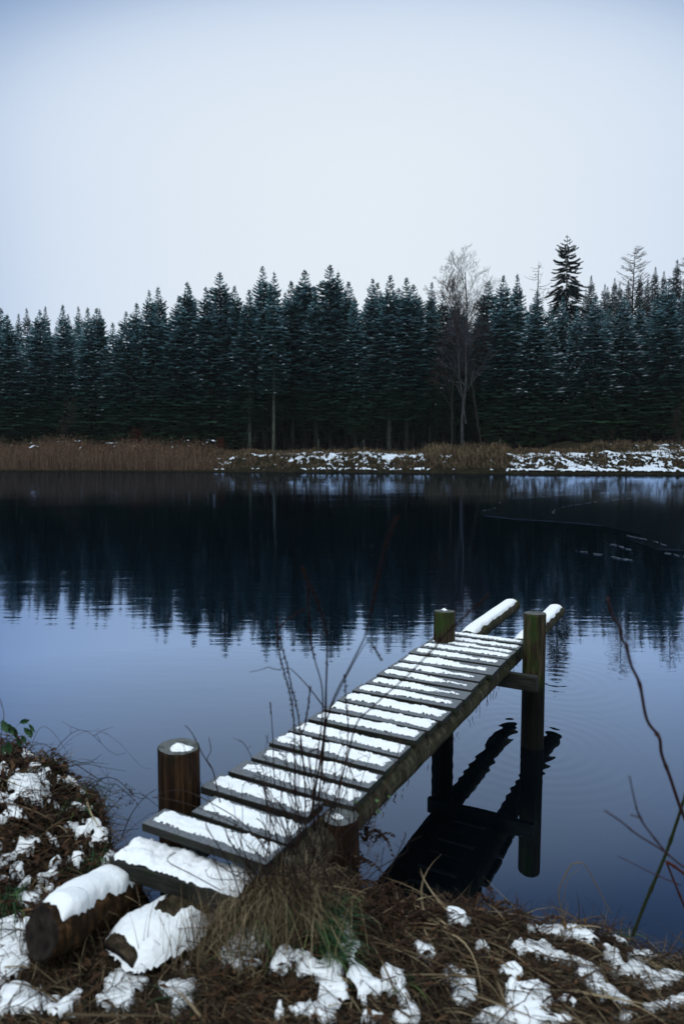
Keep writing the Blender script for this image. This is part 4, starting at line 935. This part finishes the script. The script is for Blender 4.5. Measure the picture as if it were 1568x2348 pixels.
for (px, py, a, l) in ((5, 1650, -1.2, 36), (-2, 1672, -2.0, 30), (15, 1658, -1.0, 34), (30, 1665, -1.3, 30), (45, 1658, .3, 26), (55, 1668, -.8, 30), (66, 1660, -.9, 26), (40, 1690, -1.2, 26), (20, 1700, -1.5, 30), (50, 1685, -1.1, 24), (5, 1705, -1.4, 28), (70, 1672, -1.5, 22)):
    lm = MB(); Yk = 2.6 + R.uniform(-.03, .03); p = at(px, py, Y=Yk) - base; e = at(px + math.cos(a) * l, py - math.sin(a) * l, Y=Yk + R.uniform(-.02, .02)) - base
    d = e - p; s_ = d.cross(Vector((R.uniform(-.3, .3), 1, R.uniform(-.2, .5)))).normalized() * d.length * .26
    lm.add([p, p + d * .3 + s_ * .8, p + d * .6 + s_ * .85, e, p + d * .6 - s_ * .85, p + d * .3 - s_ * .8, p + d * .45 + Vector((0, .006, -.002))], [(0, 1, 6), (1, 2, 6), (2, 3, 6), (3, 4, 6), (4, 5, 6), (5, 0, 6)])
    lm.build('leaf', 'leaf_green', o)
o = shoot('budding_twig', 'thin twig with pale green buds beside the right stringer', 'bramble', [([(800, 1935), (840, 1880), (870, 1860), (895, 1830)], 2.25, 2.25, .0016, .001), ([(845, 1875), (850, 1855), (862, 1838)], 2.25, 2.25, .001, .0008), ([(820, 1905), (812, 1870), (818, 1842)], 2.25, 2.25, .001, .0008)], 'twig')
base = o.location.copy()
for (px, py) in ((895, 1829), (862, 1838), (818, 1842), (868, 1862)):
    lm = MB(); p = at(px, py, Y=2.25) - base
    for k2 in range(4):
        d = Vector((R.gauss(0, 1), R.gauss(0, .5), R.uniform(.2, 1))).normalized() * .011; s_ = d.orthogonal().normalized() * .004
        lm.add([p, p + d * .5 + s_, p + d, p + d * .5 - s_], [(0, 1, 2, 3)])
    lm.build('bud', 'bud_green', o)
# green sedge wands leaning out from the left thicket
mb = MB()
for pp in ([(60, 1770), (150, 1745), (240, 1760), (290, 1768)], [(100, 1790), (180, 1750), (250, 1752)], [(120, 1820), (200, 1790), (245, 1830)], [(150, 1900), (230, 1870), (290, 1880), (300, 1868)], [(120, 1880), (240, 1850), (280, 1855)], [(90, 1740), (130, 1730), (180, 1748)], [(200, 1880), (250, 1850), (245, 1760)]):
    q = smooth(wpath(pp, 2.7, 2.75), 5); mb.tube(q, [lerp(.0018, .0005, i / len(q)) for i in range(len(q))], 4)
tag(mb.build('green_wands', 'shoot_green'), 'thin green stalks leaning out of the left thicket over the water', 'stalks', kind='stuff')
for pp, lab in (([(0, 1850), (60, 1840), (150, 1835), (200, 1900), (260, 1905), (320, 1900)], 'dark bramble cane running low along the left thicket'), ([(90, 1900), (150, 1800), (210, 1810), (235, 1850), (232, 1900)], 'dark bramble cane arching in the left thicket'),
                ([(120, 1790), (124, 1735), (170, 1750), (240, 1795), (270, 1800), (310, 1838)], 'bent dark cane with dried berries leaning toward the left post'), ([(280, 1920), (300, 1870), (330, 1830), (358, 1810)], 'dark cane reaching from the thicket to the left post')):
    o = shoot('bramble_cane', lab, 'bramble', [(pp, 2.6, 2.55, .0020, .0010)], 'bramble')
    o['group'] = 'single canes of the left thicket'
mb = MB()
for j in range(26):
    c = at(R.gauss(298, 14), R.gauss(1830, 16), Y=2.56); r = R.uniform(.002, .004)
    mb.tube([c - Vector((0, 0, r)), c, c + Vector((0, 0, r))], [r * .4, r, r * .4], 6)
tag(mb.build('dried_berries', 'bramble'), 'small shrivelled dark berries on the cane near the left post', 'berries', kind='stuff')
# ------------------------------------------------------------------ light, air, camera
w = bpy.data.worlds.new('World'); C.world = w; w.use_nodes = True; nt = w.node_tree; bg = nt.nodes['Background']
SUN_EL, SUN_AZ = math.radians(62), math.radians(205)
sky = nt.nodes.new('ShaderNodeTexSky'); sky.sky_type = 'NISHITA'; sky.sun_disc = False; sky.sun_elevation = SUN_EL; sky.sun_rotation = SUN_AZ
tc = nt.nodes.new('ShaderNodeTexCoord'); sp_ = nt.nodes.new('ShaderNodeSeparateXYZ'); nt.links.new(tc.outputs['Generated'], sp_.inputs[0])
az = math_n(nt, 'MULTIPLY', math_n(nt, 'SUBTRACT', math_n(nt, 'ARCTAN2', sp_.outputs['X'], sp_.outputs['Y']), math.radians(2.0)), .93)
el = math_n(nt, 'SUBTRACT', math_n(nt, 'ARCSINE', sp_.outputs['Z']), math.radians(21))
e_up = math_n(nt, 'MULTIPLY', math_n(nt, 'MAXIMUM', el, 0.0), 2.3); e_dn = math_n(nt, 'MULTIPLY', math_n(nt, 'MINIMUM', el, 0.0), .55)
sq = lambda q_: math_n(nt, 'MULTIPLY', q_, q_)
ang_ = math_n(nt, 'DIVIDE', math_n(nt, 'SQRT', math_n(nt, 'ADD', sq(az), math_n(nt, 'ADD', sq(e_up), sq(e_dn)))), PI)
d_ = 1 / 180      # cloud deck: a pale glow low in front, a bluer ring imitating lens vignetting, unseen cloud overhead and behind brightened to light snow
cloud = ramp(nt, [(0, (.84, .92, .99)), (9 * d_, (.82, .90, .98)), (18 * d_, (.77, .86, .97)), (26 * d_, (.68, .79, .95)), (33 * d_, (.20, .34, .60)), (42 * d_, (.19, .28, .42)), (68 * d_, (.88, 1.0, 1.20)), (1, (.88, 1.0, 1.20))], ang_)
cloud.node.color_ramp.interpolation = 'B_SPLINE'
sk = nt.nodes.new('ShaderNodeVectorMath'); sk.operation = 'SCALE'; sk.inputs['Scale'].default_value = .06; nt.links.new(sky.outputs[0], sk.inputs[0])
nt.links.new(mixc(nt, .92, sk.outputs[0], cloud), bg.inputs['Color']); bg.inputs['Strength'].default_value = 1.0
sl = bpy.data.lights.new('Sun', 'SUN'); sl.energy = 1.5; sl.angle = math.radians(30); sl.color = (.95, .98, 1.0); so = bpy.data.objects.new('sun', sl); C.collection.objects.link(so)
so.rotation_euler = (PI / 2 - SUN_EL, 0, 0)
sd = Vector((math.sin(SUN_AZ) * math.cos(SUN_EL), math.cos(SUN_AZ) * math.cos(SUN_EL), math.sin(SUN_EL)))
so.rotation_euler = sd.to_track_quat('Z', 'Y').to_euler()
USE_HAZE = True
if USE_HAZE:
    mb = MB(); mb.box(-430, 430, -32, 905, -3, 75); hz = mb.mesh('haze', 'snow'); hz.materials.clear()
    m = bpy.data.materials.new('haze_air'); m.use_nodes = True; nt = m.node_tree; nt.nodes.clear()
    out = nt.nodes.new('ShaderNodeOutputMaterial'); pv = nt.nodes.new('ShaderNodeVolumePrincipled'); pv.inputs['Density'].default_value = .00010; pv.inputs['Color'].default_value = (.85, .92, 1, 1)
    nt.links.new(pv.outputs[0], out.inputs['Volume']); hz.materials.append(m); o = link('haze', hz); o['kind'] = 'stuff'
cam = bpy.data.cameras.new('camera'); co = bpy.data.objects.new('camera', cam); C.collection.objects.link(co); C.camera = co
co.location = (0, 0, CAMH); co.rotation_euler = (PI / 2 - TH, 0, 0)
cam.sensor_fit = 'VERTICAL'; cam.sensor_height = 36; cam.lens = FL / 2348 * 36; cam.clip_start = .05; cam.clip_end = 3000
cam.dof.use_dof = True; cam.dof.focus_distance = 6.5; cam.dof.aperture_fstop = 2.5
C.view_settings.view_transform = 'Standard'; C.view_settings.look = 'None'; C.view_settings.exposure = 0; C.view_settings.gamma = 1
print('SCRIPT DONE', len(bpy.data.objects))
